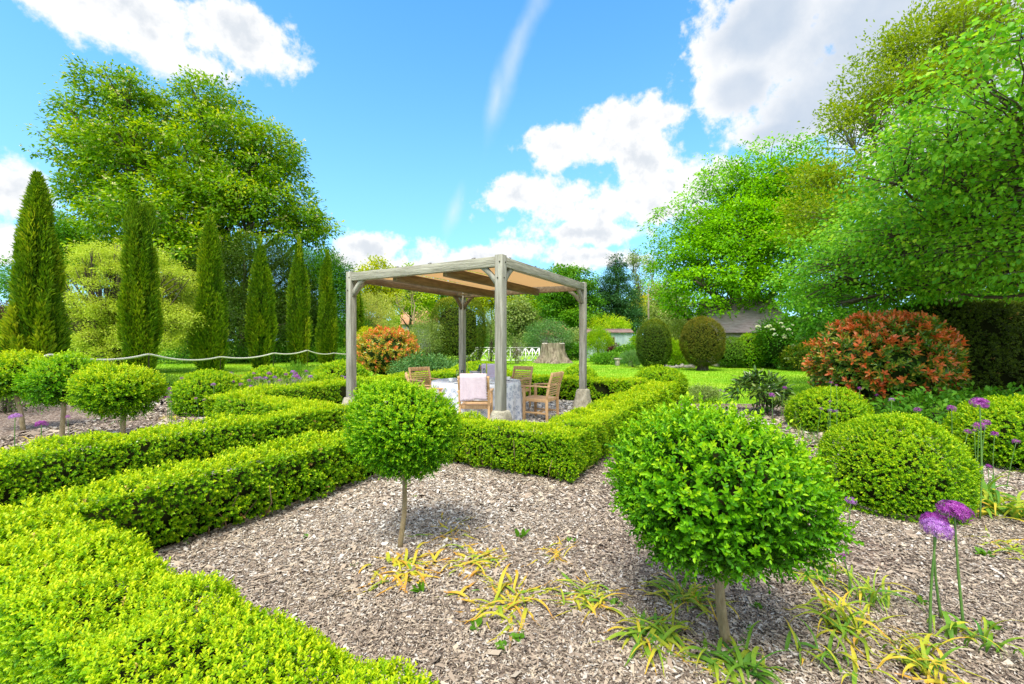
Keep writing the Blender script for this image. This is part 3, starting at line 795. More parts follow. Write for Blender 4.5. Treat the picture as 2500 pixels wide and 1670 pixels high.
def scatter_chips():
    xs, ys, ss = [], [], []
    for (x0, x1, y0, y1, s, dens) in ((-2.6, 3.4, 1.0, 2.6, .0128, 33000), (-3, 5, 2.6, 3.8, .0152, 20500), (-3.4, 6.5, 3.8, 6.0, .021, 9500), (-8, 8, 6, 10, .05, 1100), (-9.5, -3.5, 3.2, 6, .04, 1700), (-12, -4, 10, 12, .06, 500)):
        n = int((x1 - x0) * (y1 - y0) * dens)
        xs.append(R.uniform(x0, x1, n)); ys.append(R.uniform(y0, y1, n)); ss.append(np.full(n, s))
    x, y, s = np.concatenate(xs), np.concatenate(ys), np.concatenate(ss)
    k = inside(BED_R, x, y) | inside(BED_L, x, y)
    a, b = in_garden(x, y)
    k &= ~((a > -3.4) & (a < 8) & (b < .95))
    k &= np.abs(x) < y * 1.25 + .3
    x, y, s = x[k], y[k], s[k]
    # a thin place here and there lets the dark soil through
    q = wob(np.stack([x, y, x * 0], 1), 3.0, 2)
    k = R.random(len(x)) > np.clip((q - .5) * 1.4, 0, .8)
    x, y, s = x[k], y[k], s[k]
    t = np.clip(R.random(len(x)) * .95 + .10 * wob(np.stack([x, y, x * 0], 1), 1.3, 8), 0, 1)
    tag(flat_bits('wood_chips', x, y, s, .34, MAT['chip'], .26, tint=t), 'pale grey and brown wood chips strewn over the beds', 'mulch', kind='stuff')
    m = 900
    xs_, ys_ = R.uniform(-2.6, 4.2, m), 1.4 + 4 * R.random(m) ** 1.3
    a_, b_ = in_garden(xs_, ys_)
    q_ = inside(BED_R, xs_, ys_) & ~((a_ > -3.4) & (b_ < .95))
    xs_, ys_ = xs_[q_], ys_[q_]
    tag(flat_bits('bark_sticks', xs_, ys_, np.full(len(xs_), .042), .10, MAT['chip'], .14, .016, tint=R.uniform(.2, .85, len(xs_))), 'thin loose sticks and long bark slivers lying on the mulch', 'mulch', kind='stuff')
    # gravel under the pergola and by the near hedge
    n = 26000
    a, b = R.uniform(-8.4, -2.2, n), R.uniform(4.8, 10.4, n)
    p = a[:, None] * E1 + b[:, None] * E2
    n2 = 5000
    a2, b2 = R.uniform(-3.4, -1.2, n2), R.uniform(.1, .75, n2)
    p2 = a2[:, None] * E1 + b2[:, None] * E2
    p = np.concatenate([p, p2]); sz = np.concatenate([np.full(n, .036), np.full(n2, .03)])
    tag(flat_bits('gravel', p[:, 0], p[:, 1], sz, .75, MAT['pebble'], .35, .012), 'pale gravel under the pergola and beside the near hedge', 'gravel', kind='stuff')
scatter_chips()

def grass_blades():
    n = 210000
    y = 10 + 26 * R.random(n) ** 1.5
    x = R.uniform(-1.25, 1.1, n) * y
    k = ~(inside(BED_R, x, y) | inside(BED_L, x, y))
    a, b = in_garden(x, y)
    k &= ~((a > -8.7) & (a < -1.6) & (b < 10.9))
    x, y = x[k], y[k]
    n = len(x)
    P = np.stack([x, y, np.zeros(n)], 1)
    d = nrm(R.normal(size=(n, 3)) * .5 + np.array([0, 0, 1.0]))
    mb = MB()
    L = R.uniform(.03, .075, n) * np.where(R.random(n) < .02, 1.8, 1)
    mb.leaves(P, d, rdir(n), L, .006 + y * .0007, np.clip(.4 + .22 * wob(P, .6) + R.normal(0, .15, n), 0, 1))
    tag(mb.build('grass', MAT['grass_blade']), 'short bright mown grass of the lawn', 'grass', kind='stuff')
grass_blades()

# ------------------------------------------------------------------ box hedges of the parterre
HB = 'clipped box hedges edging the parterre'
hedge('box_hedge', -3.62, 2.6, .50, .955, .52, 'low box hedge nearest the camera, its flat yellow-green top filling the lower left corner', .0175, .0085, group=HB, twigs=60, rough=.02, slen=2.0, seed=1, dens=.95, tint0=.26)
hedge('box_hedge', -4.05, -3.62, -.9, 4.2, .51, 'box hedge along the mulch bed with bare brown twigs showing low on its side', .019, .0078, group=HB, twigs=120, rough=.035, seed=2)
hedge('box_hedge', -5.95, -5.45, -2.5, 4.15, .52, 'box hedge beyond the narrow gap, in front of the three lollipop trees', .026, .0056, group=HB, twigs=40, seed=3)
hedge('box_hedge', -8.75, -5.45, 4.18, 4.72, .52, 'short box hedge turning to a blunt rounded end left of the pergola', .034, .0046, group=HB, seed=4)
hedge('box_hedge', -4.05, -1.68, 4.25, 4.78, .52, 'box hedge in front of the pergola ending in a square corner over the mulch', .022, .0050, group=HB, twigs=70, seed=5)
hedge('box_hedge', -2.28, -1.68, 4.80, 11.0, .53, 'long box hedge running back past the stone foot right of the pergola', .024, .0046, group=HB, twigs=30, seed=6)
hedge('box_hedge', -8.6, -2.32, 10.3, 10.95, .58, 'box hedge along the lawn behind the table and chairs', .045, .0042, group=HB, seed=7)
hedge('box_hedge', -8.8, -8.15, 4.75, 10.3, .57, 'box hedge behind the left pergola post, below the orange bush', .036, .0042, group=HB, seed=8)
hedge('box_hedge', -17.5, -10.6, 5.55, 6.1, .48, 'low bluish green hedge behind the lollipop trees, at the lawn', .045, .0042, 'box_dark', seed=9, tint0=.25)
hedge('planted_strip', -19, -11.3, 8.6, 9.1, .22, 'low strip of olive ground planting at the edge of the left lawn', .06, .0045, 'yew', seed=10, cat='border', tint0=.5)

# rounded domes and balls of box
DB = 'clipped box balls and domes'
dome('box_ball', 3.50, 4.05, .555, .57, .26, 'biggest box ball, round and bright, right behind the front lollipop tree', .0225, .0050, group=DB, slen=1.8, wob_=.02)
dome('box_ball', 6.12, 5.35, .61, .50, .30, 'box ball cut by the right edge, with tall purple alliums before it', .023, .0046, group=DB)
dome('box_ball', 5.42, 7.5, .60, .46, .24, 'low box dome in front of the big red photinia', .028, .0042, group=DB)
dome('box_ball', -6.38, 9.25, .66, .56, .34, 'box ball left of the blunt hedge end, purple alliums before it', .030, .0042, group=DB)
dome('box_ball', -6.5, 11.6, .62, .50, .30, 'box dome behind the left ball, among many purple alliums', .034, .0042, group=DB)
dome('box_ball', -5.05, 11.6, .52, .50, .14, 'small low box dome just left of the left pergola post', .036, .0042, group=DB)
dome('box_ball', -5.15, 13.2, .80, .62, .30, 'box dome behind the left pergola post', .036, .0042, group=DB)
dome('box_ball', *G(-2.2, 11.35), .62, .46, .42, 'small box dome capping the far end of the right hedge', .045, .0042, group=DB)
dome('box_ball', *G(-4.3, 11.3), .55, .46, .36, 'box dome peeping over the back hedge beside the right post', .045, .0042, group=DB)
dome('box_ball', -1.05, 14.2, 1.15, .62, .22, 'broad box dome behind the champagne bucket', .045, .0042, group=DB)

# ------------------------------------------------------------------ lollipop trees
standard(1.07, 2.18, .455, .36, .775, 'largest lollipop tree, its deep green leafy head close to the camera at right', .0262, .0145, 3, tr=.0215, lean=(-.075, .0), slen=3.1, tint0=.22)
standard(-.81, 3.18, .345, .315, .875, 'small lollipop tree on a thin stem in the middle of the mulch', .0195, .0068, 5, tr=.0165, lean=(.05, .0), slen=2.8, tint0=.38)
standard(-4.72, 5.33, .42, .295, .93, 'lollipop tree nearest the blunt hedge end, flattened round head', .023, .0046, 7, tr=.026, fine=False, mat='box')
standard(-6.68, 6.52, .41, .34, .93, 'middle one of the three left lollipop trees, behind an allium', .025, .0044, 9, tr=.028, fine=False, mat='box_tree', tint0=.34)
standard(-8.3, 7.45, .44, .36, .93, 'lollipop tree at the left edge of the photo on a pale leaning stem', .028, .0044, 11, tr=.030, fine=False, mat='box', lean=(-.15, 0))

# ------------------------------------------------------------------ pergola
def build_pergola():
    cx, cy = G(-4.855, 7.165)
    hx, hy, s = 1.575, 1.70, .128
    root = thing('pergola', (cx, cy, 0), 'grey weathered oak pergola on stone feet, a cream canvas under its beams', 'pergola', rz=ROT)
    def part(name, fn, mat, parent=root, bevel=.005, **k):
        mb = MB(); fn(mb); return mb.build(name, MAT[mat], parent, bevel=bevel, **k)
    for sx in (-1, 1):
        for sy in (-1, 1):
            x, y = sx * hx, sy * hy
            zb = .50
            p = part('post', lambda m: m.box((x, y, (zb + 2.765) / 2), (s, s, 2.765 - zb)), 'oak')
            f = MB()
            rings = []
            for (z, w, ch) in ((-.03, .205, .06), (.12, .19, .055), (.36, .145, .045), (.475, .118, .04), (.505, .10, .04)):
                q = w - ch
                ring = np.array([(w, -q), (w, q), (q, w), (-q, w), (-w, q), (-w, -q), (-q, -w), (q, -w)])
                ring = ring + R.normal(0, .006, ring.shape)
                rings.append(np.c_[ring + (x, y), np.full(8, z)])
            i = np.arange(4)[:, None] * 8; j = np.arange(8)[None]; k = (j + 1) % 8
            f.add(np.concatenate(rings), [np.stack([i + j, i + k, i + 8 + k, i + 8 + j], -1).reshape(-1, 4), (np.arange(8) + 32)[None]])
            f.build('stone_foot', MAT['stone'], root, bevel=.012)
            # knee braces
            for ax in (0, 1):
                dirn = -sx if ax == 0 else -sy
                def br(m, ax=ax, dirn=dirn):
                    N_ = 6
                    o = np.array([x, y, 0])
                    e = np.array([dirn, 0, 0]) if ax == 0 else np.array([0, dirn, 0])
                    n_ = np.array([0, 1.0, 0]) if ax == 0 else np.array([1.0, 0, 0])
                    out, inn = [], []
                    for t in np.linspace(0, 1, N_):
                        bow = .016 * math.sin(math.pi * t)
                        inn.append(o + e * (s / 2 - .004 + .29 * t - bow) + np.array([0, 0, 2.30 + .298 * t + bow]))
                        out.append(o + e * (s / 2 - .004 + .165 * t) + np.array([0, 0, 2.428 + .170 * t]))
                    v = []
                    for sg in (-.032, .032): v += [q + n_ * sg for q in inn] + [q + n_ * sg for q in out]
                    a_, b_ = np.arange(N_ - 1), 2 * N_
                    fs = [np.stack([a_, a_ + 1, N_ + a_ + 1, N_ + a_], 1), np.stack([b_ + a_, b_ + N_ + a_, b_ + N_ + a_ + 1, b_ + a_ + 1], 1),
                          np.stack([a_, b_ + a_, b_ + a_ + 1, a_ + 1], 1), np.stack([N_ + a_, N_ + a_ + 1, b_ + N_ + a_ + 1, b_ + N_ + a_], 1)]
                    m.add(v, fs + [np.array([[0, N_, b_ + N_, b_]]), np.array([[N_ - 1, b_ + N_ - 1, b_ + 2 * N_ - 1, 2 * N_ - 1]])])
                part('knee_brace', br, 'oak_inner' if sx < 0 and sy > 0 else 'oak', bevel=0)
    zt, bh = 2.742, .146
    zc = zt - bh / 2
    for sy in (-1, 1):
        part('beam', lambda m: m.box((0, sy * (hy + sy * 0 + .008), zc), (2 * hx - s - .002, .10, bh)), 'oak_x' if sy < 0 else 'oak_inner')
    for sx in (-1, 1):
        part('beam', lambda m: m.box((sx * (hx + .008), 0, zc), (.10, 2 * hy - s - .002, bh)), 'oak_beam' if sx > 0 else 'oak_inner')
    for lx in (-.56, .52):
        part('rafter', lambda m: m.box((lx, 0, 2.612), (.09, 2 * hy - .095, .15)), 'oak_inner')
    for sx in (-1, 1):
        for sy in (-1, 1):
            for (z, dx) in ((2.66, .02), (2.43, -.015)):
                part('bolt', lambda m: m.box((sx * hx + dx, sy * hy - s / 2 - .004, z), (.018, .012, .018)), 'stake', bevel=0)
                part('bolt', lambda m: m.box((sx * hx + s / 2 + .004, sy * hy + dx, z), (.012, .018, .018)), 'stake', bevel=0)
    part('corner_block', lambda m: m.box((-hx + .22, hy - .22, 2.642), (.34, .06, .05), rz=.78), 'oak')
    # canvas in three panels above the rafters, sagging a little
    mb = MB()
    for (x0, x1) in ((-hx + .09, -.565), (-.555, .515), (.525, hx - .065)):
        nu, nv = 8, 14
        u, v = np.meshgrid(np.linspace(0, 1, nu), np.linspace(0, 1, nv))
        X = x0 + (x1 - x0) * u; Y = -hy + .07 + (2 * hy - .20) * v
        Z = 2.722 - .02 * np.sin(np.pi * u) + .006 * np.sin(v * 21) + .004 * np.sin(u * 9 + v * 5)
        i = np.arange(nv - 1)[:, None] * nu + np.arange(nu - 1)[None]; i = i.ravel()
        mb.add(np.stack([X, Y, Z], -1).reshape(-1, 3), np.stack([i, i + 1, i + nu + 1, i + nu], 1))
    mb.build('canvas_cover', MAT['canvas'], root, smooth=True)
    for (x, y) in ((-1.05, -hy), (-.45, -hy), (.25, -hy), (1.1, -hy), (hx, -1.45), (hx, -.6), (hx, .35), (hx, 1.0)):
        def cleat(m):
            m.tube([(x - .035, y, zt + .018), (x, y, zt + .012), (x + .035, y, zt + .02)], .006, 5)
            m.tube([(x, y, zt - .005), (x, y, zt + .016)], .008, 5)
            m.tube([(x - .01, y + .02, zt + .004), (x + .02, y - .02, zt + .026)], .005, 5)
        part('cleat', cleat, 'stake', bevel=0)
build_pergola()

# ------------------------------------------------------------------ table, chairs and what is on them
TX, TY = G(-4.86, 7.16)
def build_table():
    root = thing('round_table', (TX, TY, 0), 'round garden table under the pergola, hidden by its cloth', 'table')
    mb = MB(); mb.lathe([(.01, .70), (.84, .70), (.85, .715), (.84, .73), (.01, .73)], seg=40); mb.build('tabletop', MAT['teak'], root)
    mb = MB(); mb.lathe([(.30, 0), (.28, .03), (.07, .10), (.06, .5), (.16, .70)], seg=16); mb.build('pedestal', MAT['teak'], root)
    mb = MB()
    nr, ns = 26, 180
    th = np.arange(ns) / ns * 2 * np.pi
    rows = []
    for r in np.linspace(.02, .865, 8): rows.append(np.stack([r * np.cos(th), r * np.sin(th), np.full(ns, .7385)], 1))
    for i in range(1, nr - 7):
        t = i / (nr - 8)
        amp = .075 * t ** .8
        fold = np.sin(th * 13 + .6 * np.sin(th * 3)) * .6 + np.sin(th * 21 + 1.3) * .4
        r = .875 + .015 * t + amp * fold
        z = .733 - .70 * t + .012 * np.sin(th * 5) * t
        rows.append(np.stack([r * np.cos(th), r * np.sin(th), z], 1))
    n = len(rows)
    i = np.arange(n - 1)[:, None] * ns; j = np.arange(ns)[None]; k = (j + 1) % ns
    mb.add(np.concatenate(rows), [np.stack([i + j, i + k, i + ns + k, i + ns + j], -1).reshape(-1, 4), np.arange(ns)[None]])
    c = mb.build('tablecloth', MAT['cloth'], smooth=True)
    c.location = (TX, TY, 0)
    tag(c, 'white and blue-grey patterned cloth draped to the ground over the table', 'tablecloth')
build_table()

def build_chair():
    root = thing('garden_chair', (0, 0, 0), 'teak chair', 'chair', 'teak garden chairs round the table')
    def part(name, bars, parent=root, mat='teak', bevel=.004):
        mb = MB()
        for b in bars: mb.bar(*b)
        return mb.build(name, MAT[mat], parent, bevel=bevel)
    w, d = .245, .235
    for sx in (-1, 1):
        part('leg', [((sx * w, d, 0), (sx * w, d, .645), .042, .05, (0, 1, 0))])
        part('leg', [((sx * w, -d - .01, 0), (sx * w, -d, .43), .036, .048, (0, 1, 0)), ((sx * w, -d, .428), (sx * w, -d - .05, .70), .036, .046, (0, 1, 0)), ((sx * w, -d - .049, .698), (sx * w, -d - .12, .915), .036, .044, (0, 1, 0))])
        part('armrest', [((sx * (w + .012), -d - .05, .660), (sx * (w + .02), 0, .668), .05, .026), ((sx * (w + .02), -.002, .668), (sx * (w + .012), d + .05, .652), .054, .026)])
    part('seat', [((-w, d - .01, .40), (w, d - .01, .40), .028, .06), ((-w, -d + .02, .40), (w, -d + .02, .40), .028, .06), ((-w + .01, -d, .40), (-w + .01, d, .40), .026, .06), ((w - .01, -d, .40), (w - .01, d, .40), .026, .06)]
         + [((-w + .015, y, .432 - .012 * math.cos(y * 6)), (w - .015, y, .432 - .012 * math.cos(y * 6)), .042, .014) for y in np.linspace(-d + .05, d + .01, 9)])
    bars = []
    for z in np.linspace(.50, .80, 8):
        y = -d - .05 * (z - .43) / .27 if z < .70 else -d - .05 - .07 * (z - .70) / .215
        bars.append(((-w + .015, y, z), (w - .015, y, z), .013, .026))
    y = -d - .105
    for i in range(6):
        x0, x1 = -w - .018 + i * (2 * w + .036) / 6, -w - .018 + (i + 1.02) * (2 * w + .036) / 6
        cv = lambda x: y - .022 * (1 - (x / w) ** 2)
        bars.append(((x0, cv(x0), .885), (x1, cv(x1), .885), .03, .085))
    part('backrest', bars)
    part('stretcher', [((-w, -.03, .17), (w, -.03, .17), .02, .034), ((-w, -d, .165), (-w, d, .165), .022, .034), ((w, -d, .165), (w, d, .165), .022, .034)])
    return root

chair0 = build_chair()
chairs = [
    (-.62, 7.58, -.05, 'teak chair with a pink fleece over its back, beside the near post'),
    (.555, 8.42, None, 'teak armchair standing clear of the table at right, beside the stone foot'),
    (.07, 9.95, math.radians(146), 'teak chair behind the right side of the table, its slatted back to the hedge'),
    (-.50, 10.12, math.radians(183), 'teak chair behind the near post with a lilac fleece on its back'),
    (-1.86, 9.62, math.radians(222), 'teak chair at the back left of the table, its slatted back facing the camera'),
    (-1.58, 8.05, math.radians(-75), 'teak chair left of the table, half hidden by the small lollipop tree'),
]
CH = []
for i, (x, y, a, lab) in enumerate(chairs):
    c = chair0 if i == 0 else copy_tree(chair0)
    if a is None: a = math.atan2(.87, .49)
    c.location = (x, y, .008); c.rotation_euler.z = a; c['label'] = lab
    CH.append((x, y, a))

def drape(name, ch, mat, label, w=.40, front=.30, back=.42):
    x, y, a = ch
    mb = MB()
    nu, nv = 12, 22
    path = []
    yb, zt = -.352, .945
    for t in np.linspace(0, 1, nv):
        s_ = t * (front + back + .07)
        if s_ < back: path.append((yb - .028 + .022 * (1 - s_ / back) * 0 + .11 * (1 - s_ / back) * 0.35, zt - (back - s_)))
        elif s_ < back + .07:
            q = (s_ - back) / .07 * math.pi
            path.append((yb + .0 - .028 * math.cos(q), zt + .016 * math.sin(q)))
        else:
            q = (s_ - back - .07) / front
            path.append((yb + .028 + .105 * q, zt - (s_ - back - .07)))
    path = np.array(path)
    u = np.linspace(-1, 1, nu)
    X = np.repeat(u[None] * w / 2, nv, 0); Y = np.repeat(path[:, :1], nu, 1); Z = np.repeat(path[:, 1:], nu, 1)
    hang = np.abs(np.linspace(-1, 1, nv))[:, None]
    Y = Y + (.014 * np.sin(X * 26 + Z * 7) + .010 * np.sin(X * 55 - Z * 15 + 1)) * hang
    Z = Z + (.016 * np.sin(X * 11 + .5) + .008 * np.sin(X * 31)) * hang
    top = np.stack([X, Y, Z], -1).reshape(-1, 3)
    i = (np.arange(nv - 1)[:, None] * nu + np.arange(nu - 1)[None]).ravel()
    mb.add(top, np.stack([i, i + 1, i + nu + 1, i + nu], 1))
    o = mb.build(name, MAT[mat], smooth=True)
    o.location = (x, y, .008); o.rotation_euler.z = a
    sm = o.modifiers.new('thick', 'SOLIDIFY'); sm.thickness = .012; sm.offset = 1
    return tag(o, label, 'blanket')
drape('fleece_blanket', CH[0], 'towel', 'pale pink fleece hung over the back of the near chair', w=.44)
drape('fleece_blanket', CH[3], 'towel_lilac', 'lilac fleece hung over the chair behind the near post', w=.42, front=.42, back=.3)

def lathe_thing(name, prof, loc, mat, label, cat, group=None, seg=20):
    mb = MB(); mb.lathe(prof, seg=seg)
    o = mb.build(name, MAT[mat], smooth=True); o.location = loc
    return tag(o, label, cat, group)
ZT = .742
def ontable(px, d): return (at(px, d), d, ZT)
bk = lathe_thing('champagne_bucket', [(.001, 0), (.075, 0), (.08, .005), (.105, .19), (.112, .195), (.105, .20), (.098, .19), (.075, .012), (.001, .012)], ontable(1160, 8.45), 'steel', 'steel champagne bucket on the patterned tablecloth', 'bucket', seg=28)
for sx in (-1, 1):
    mb = MB(); mb.tube([(sx * .107, 0, .15), (sx * .135, 0, .14), (sx * .13, 0, .10), (sx * .098, 0, .105)], .006, 6); mb.build('handle', MAT['steel'], bk)
bt = lathe_thing('wine_bottle', [(.001, 0), (.040, .003), (.042, .14), (.036, .19), (.015, .235), (.014, .30), (.016, .305), (.001, .31)], (at(1166, 8.47), 8.47, ZT + .016), 'bottle', 'dark bottle standing in the steel bucket, only its neck showing', 'bottle')
bt.rotation_euler = (.05, .14, 0)
mb = MB(); mb.lathe([(.0165, .245), (.0165, .308), (.001, .312)], seg=14); mb.build('foil_cap', MAT['foil'], bt)
for (px, d, lab) in ((1141, 8.35, 'tall green taper candle left of the steel bucket'), (1188, 8.35, 'tall green taper candle right of the steel bucket, before the lilac fleece')):
    r = thing('candlestick', ontable(px, d), lab, 'candle', 'taper candles on the table')
    mb = MB(); mb.lathe([(.001, 0), (.045, 0), (.045, .006), (.012, .02), (.010, .07), (.018, .085), (.018, .105), (.001, .106)], seg=16); mb.build('holder', MAT['glass'], r, smooth=True)
    mb = MB(); mb.lathe([(.013, .09), (.0125, .36), (.004, .375), (.001, .376)], seg=12); mb.build('candle', MAT['candle'], r, smooth=True)
FL = [(.001, 0), (.032, 0), (.03, .004), (.005, .012), (.004, .09), (.012, .11), (.026, .15), (.027, .19), (.022, .23), (.0205, .23), (.0255, .19), (.0245, .152), (.010, .115), (.001, .108)]
for (px, d, lab) in ((1116, 8.3, 'champagne flute left of the pink fleece, leftmost on the table'), (1128.5, 8.25, 'champagne flute beside the left edge of the pink fleece'), (1182, 8.7, 'champagne flute before the lilac fleece')):
    lathe_thing('champagne_flute', FL, ontable(px, d), 'glass', lab, 'glass', 'champagne flutes on the table')
CUP = [(.001, .006), (.022, .006), (.024, .0), (.03, .006), (.042, .035), (.046, .062), (.044, .063), (.039, .036), (.026, .012), (.001, .010)]
SAU = [(.001, 0), (.035, 0), (.075, .012), (.074, .015), (.034, .005), (.001, .005)]
for (px, d, lab) in ((1101, 8.35, 'white china cup on a saucer at the left of the tablecloth'), (1192, 8.05, 'white china cup on a saucer by the pink fleece right edge'), (1240, 8.7, 'white china cup on a saucer right of the near post')):
    sx, sy, sz = ontable(px, d)
    lathe_thing('saucer', SAU, (sx, sy, sz), 'china', lab.replace('cup on a saucer', 'saucer under the cup'), 'saucer', 'saucers on the table')
    c = lathe_thing('tea_cup', CUP, (sx, sy, sz + .006), 'china', lab, 'cup', 'cups on the table')
    mb = MB(); mb.tube([(.043, 0, .05), (.062, 0, .048), (.064, 0, .028), (.038, 0, .022)], .004, 6); mb.build('handle', MAT['china'], c, smooth=True)
PL = [(.001, 0), (.06, 0), (.115, .014), (.113, .018), (.06, .006), (.001, .006)]
for (px, d, lab) in ((1122, 8.02, 'white plate at the left place on the tablecloth'), (1203, 8.0, 'white plate beside the near post'), (1255, 8.6, 'white plate at the right place on the tablecloth'), (1140, 9.1, 'white plate behind the champagne bucket')):
    lathe_thing('plate', PL, ontable(px, d), 'china', lab, 'plate', 'plates on the table')

# ------------------------------------------------------------------ rope, stakes, fence, stump
def build_rope():
    pk = [(-60, 893, 8.2), (120, 865, 11.9), (363, 864, 15.6), (538, 871, 19.4), (668, 862, 22.3), (750, 855, 24.8), (815, 862, 27.6), (905, 857, 30), (1020, 855, 31), (1075, 856, 31.6), (1141, 848, 32.6)]
    P = [np.array([at(x, d), d, hz(y, d)]) for x, y, d in pk]
    pts = []
    for i in range(len(P) - 1):
        a, b = P[i], P[i + 1]
        L = np.linalg.norm(b - a)
        for t in np.linspace(0, 1, 26, endpoint=False):
            pts.append(a + (b - a) * t - np.array([0, 0, min(.05 * L, .30) * 4 * t * (1 - t) * (.6 if i == 0 else 1)]))
    pts = np.array(pts + [P[-1]])
    # rounded over the stakes
    for _ in range(2): pts[1:-1] = (pts[:-2] + 2 * pts[1:-1] + pts[2:]) / 4
    d = np.concatenate([[0], np.cumsum(np.linalg.norm(np.diff(pts, axis=0), axis=1))])
    N = int(d[-1] / .022)
    s = np.linspace(0, d[-1], N)
    q = np.stack([np.interp(s, d, pts[:, k]) for k in range(3)], 1)
    t = nrm(np.gradient(q, axis=0)); a = nrm(np.cross(t, np.array([0, 0, 1.0]))); b = np.cross(t, a)
    mb = MB()
    for k in range(3):
        ph = s / .26 * 6.283 + k * 2.094
        mb.tube(q + (a * np.cos(ph)[:, None] + b * np.sin(ph)[:, None]) * .017, .020, 5)
    tag(mb.build('rope', MAT['rope'], smooth=True), 'thick pale twisted rope swagged along the row of cypresses', 'rope')
    for i, p in enumerate(P[1:-1]):
        m = MB(); m.lathe([(.022, 0), (.022, p[2] - .01), (.03, p[2] - .005), (.03, p[2] + .02), (.001, p[2] + .03)], seg=8)
        o = m.build('rope_stake', MAT['stake']); o.location = (p[0], p[1], 0)
        tag(o, 'thin dark stake holding up the swagged rope', 'stake', 'stakes along the rope')
build_rope()

def build_fence():
    d = 32.6
    x0 = at(1141, d)
    root = thing('lattice_fence', (x0, d, 0), 'low white painted fence of crossed bars behind the pergola', 'fence')
    xs = [0, .80, 1.60, 2.40, 3.20, 3.84, 4.34, 4.84, 5.34]
    for i, x in enumerate(xs):
        mb = MB()
        if i == 0:
            mb.box((x, 0, .62), (.12, .12, 1.24)); mb.lathe([(.05, 1.238), (.03, 1.26), (.06, 1.31), (.05, 1.36), (.02, 1.42), (.001, 1.44)], (x, 0, 0), 10)
        else: mb.box((x, 0, .53), (.085, .085, 1.06))
        mb.build('post', MAT['white_paint'], root)
    mb = MB(); mb.box((2.70, 0, 1.085), (5.36, .11, .05)); mb.build('top_rail', MAT['white_paint'], root)
    mb = MB(); mb.box((2.70, .008, .14), (5.26, .05, .07)); mb.build('bottom_rail', MAT['white_paint'], root)
    for a, b in zip(xs[:-1], xs[1:]):
        mb = MB(); mb.bar((a + .045, -.02, .17), (b - .045, -.02, 1.05), .075, .03, (0, 1, 0)); mb.build('cross_bar', MAT['white_paint'], root)
        mb = MB(); mb.bar((a + .045, .022, 1.05), (b - .045, .022, .17), .075, .03, (0, 1, 0)); mb.build('cross_bar', MAT['white_paint'], root)
build_fence()

def build_stump():
    d = 31.5
    x = at(1350, d)
    root = thing('tree_stump', (x, d, 0), 'wide weathered tree stump with flaring roots on the lawn', 'stump')
    ns, nz = 72, 22
    th = np.arange(ns) / ns * 2 * np.pi
    rows = []
    buttress = .5 + .5 * np.sin(th * 7 + .8 * np.sin(th * 2)) ; groove = np.abs(np.sin(th * 11 + np.sin(th * 3)))
    for i in range(nz):
        t = i / (nz - 1)
        fl = (1 - t) ** 3.2
        r = .84 + .16 * (1 - t) + fl * (.16 + .46 * buttress ** 2) - .07 * groove * (1 - .3 * t) - .05 * buttress * t
        r = r + .03 * wob(np.stack([np.cos(th) * 3, np.sin(th) * 3, np.full(ns, t * 4)], 1), 2.0)
        z = 1.43 * t + .03 * np.sin(th * 3) * t + .02 * np.sin(th * 9) * t - .02
        rows.append(np.stack([r * np.cos(th), r * np.sin(th), z], 1))
    i = np.arange(nz - 1)[:, None] * ns; j = np.arange(ns)[None]; k = (j + 1) % ns
    mb = MB(); mb.add(np.concatenate(rows), [np.stack([i + j, i + k, i + ns + k, i + ns + j], -1).reshape(-1, 4)]); mb.build('trunk', MAT['stump'], root)
    mb = MB()
    top = rows[-1] * np.array([.985, .985, 1]) + np.array([0, 0, -.012]); inner = top * np.array([.4, .4, 1]) - np.array([0, 0, .04])
    j = np.arange(ns); k = (j + 1) % ns
    mb.add(np.concatenate([top, inner]), [np.stack([j, k, ns + k, ns + j], 1), (np.arange(ns) + ns)[None]]); mb.build('cut_top', MAT['stump_top'], root)
build_stump()

def build_bench():
    d = 27.5
    x = at(1523, d)
    root = thing('stone_bench', (x, d, 0), 'small grey stone bench on the lawn left of the egg-shaped yews', 'bench', rz=.12)
    mb = MB(); mb.box((0, 0, .44), (1.18, .40, .10)); mb.build('seat', MAT['stone'], root, bevel=.02)
    for sx in (-1, 1):
        mb = MB(); mb.box((sx * .42, 0, .195), (.20, .34, .39)); mb.build('leg', MAT['stone'], root, bevel=.03)
build_bench()

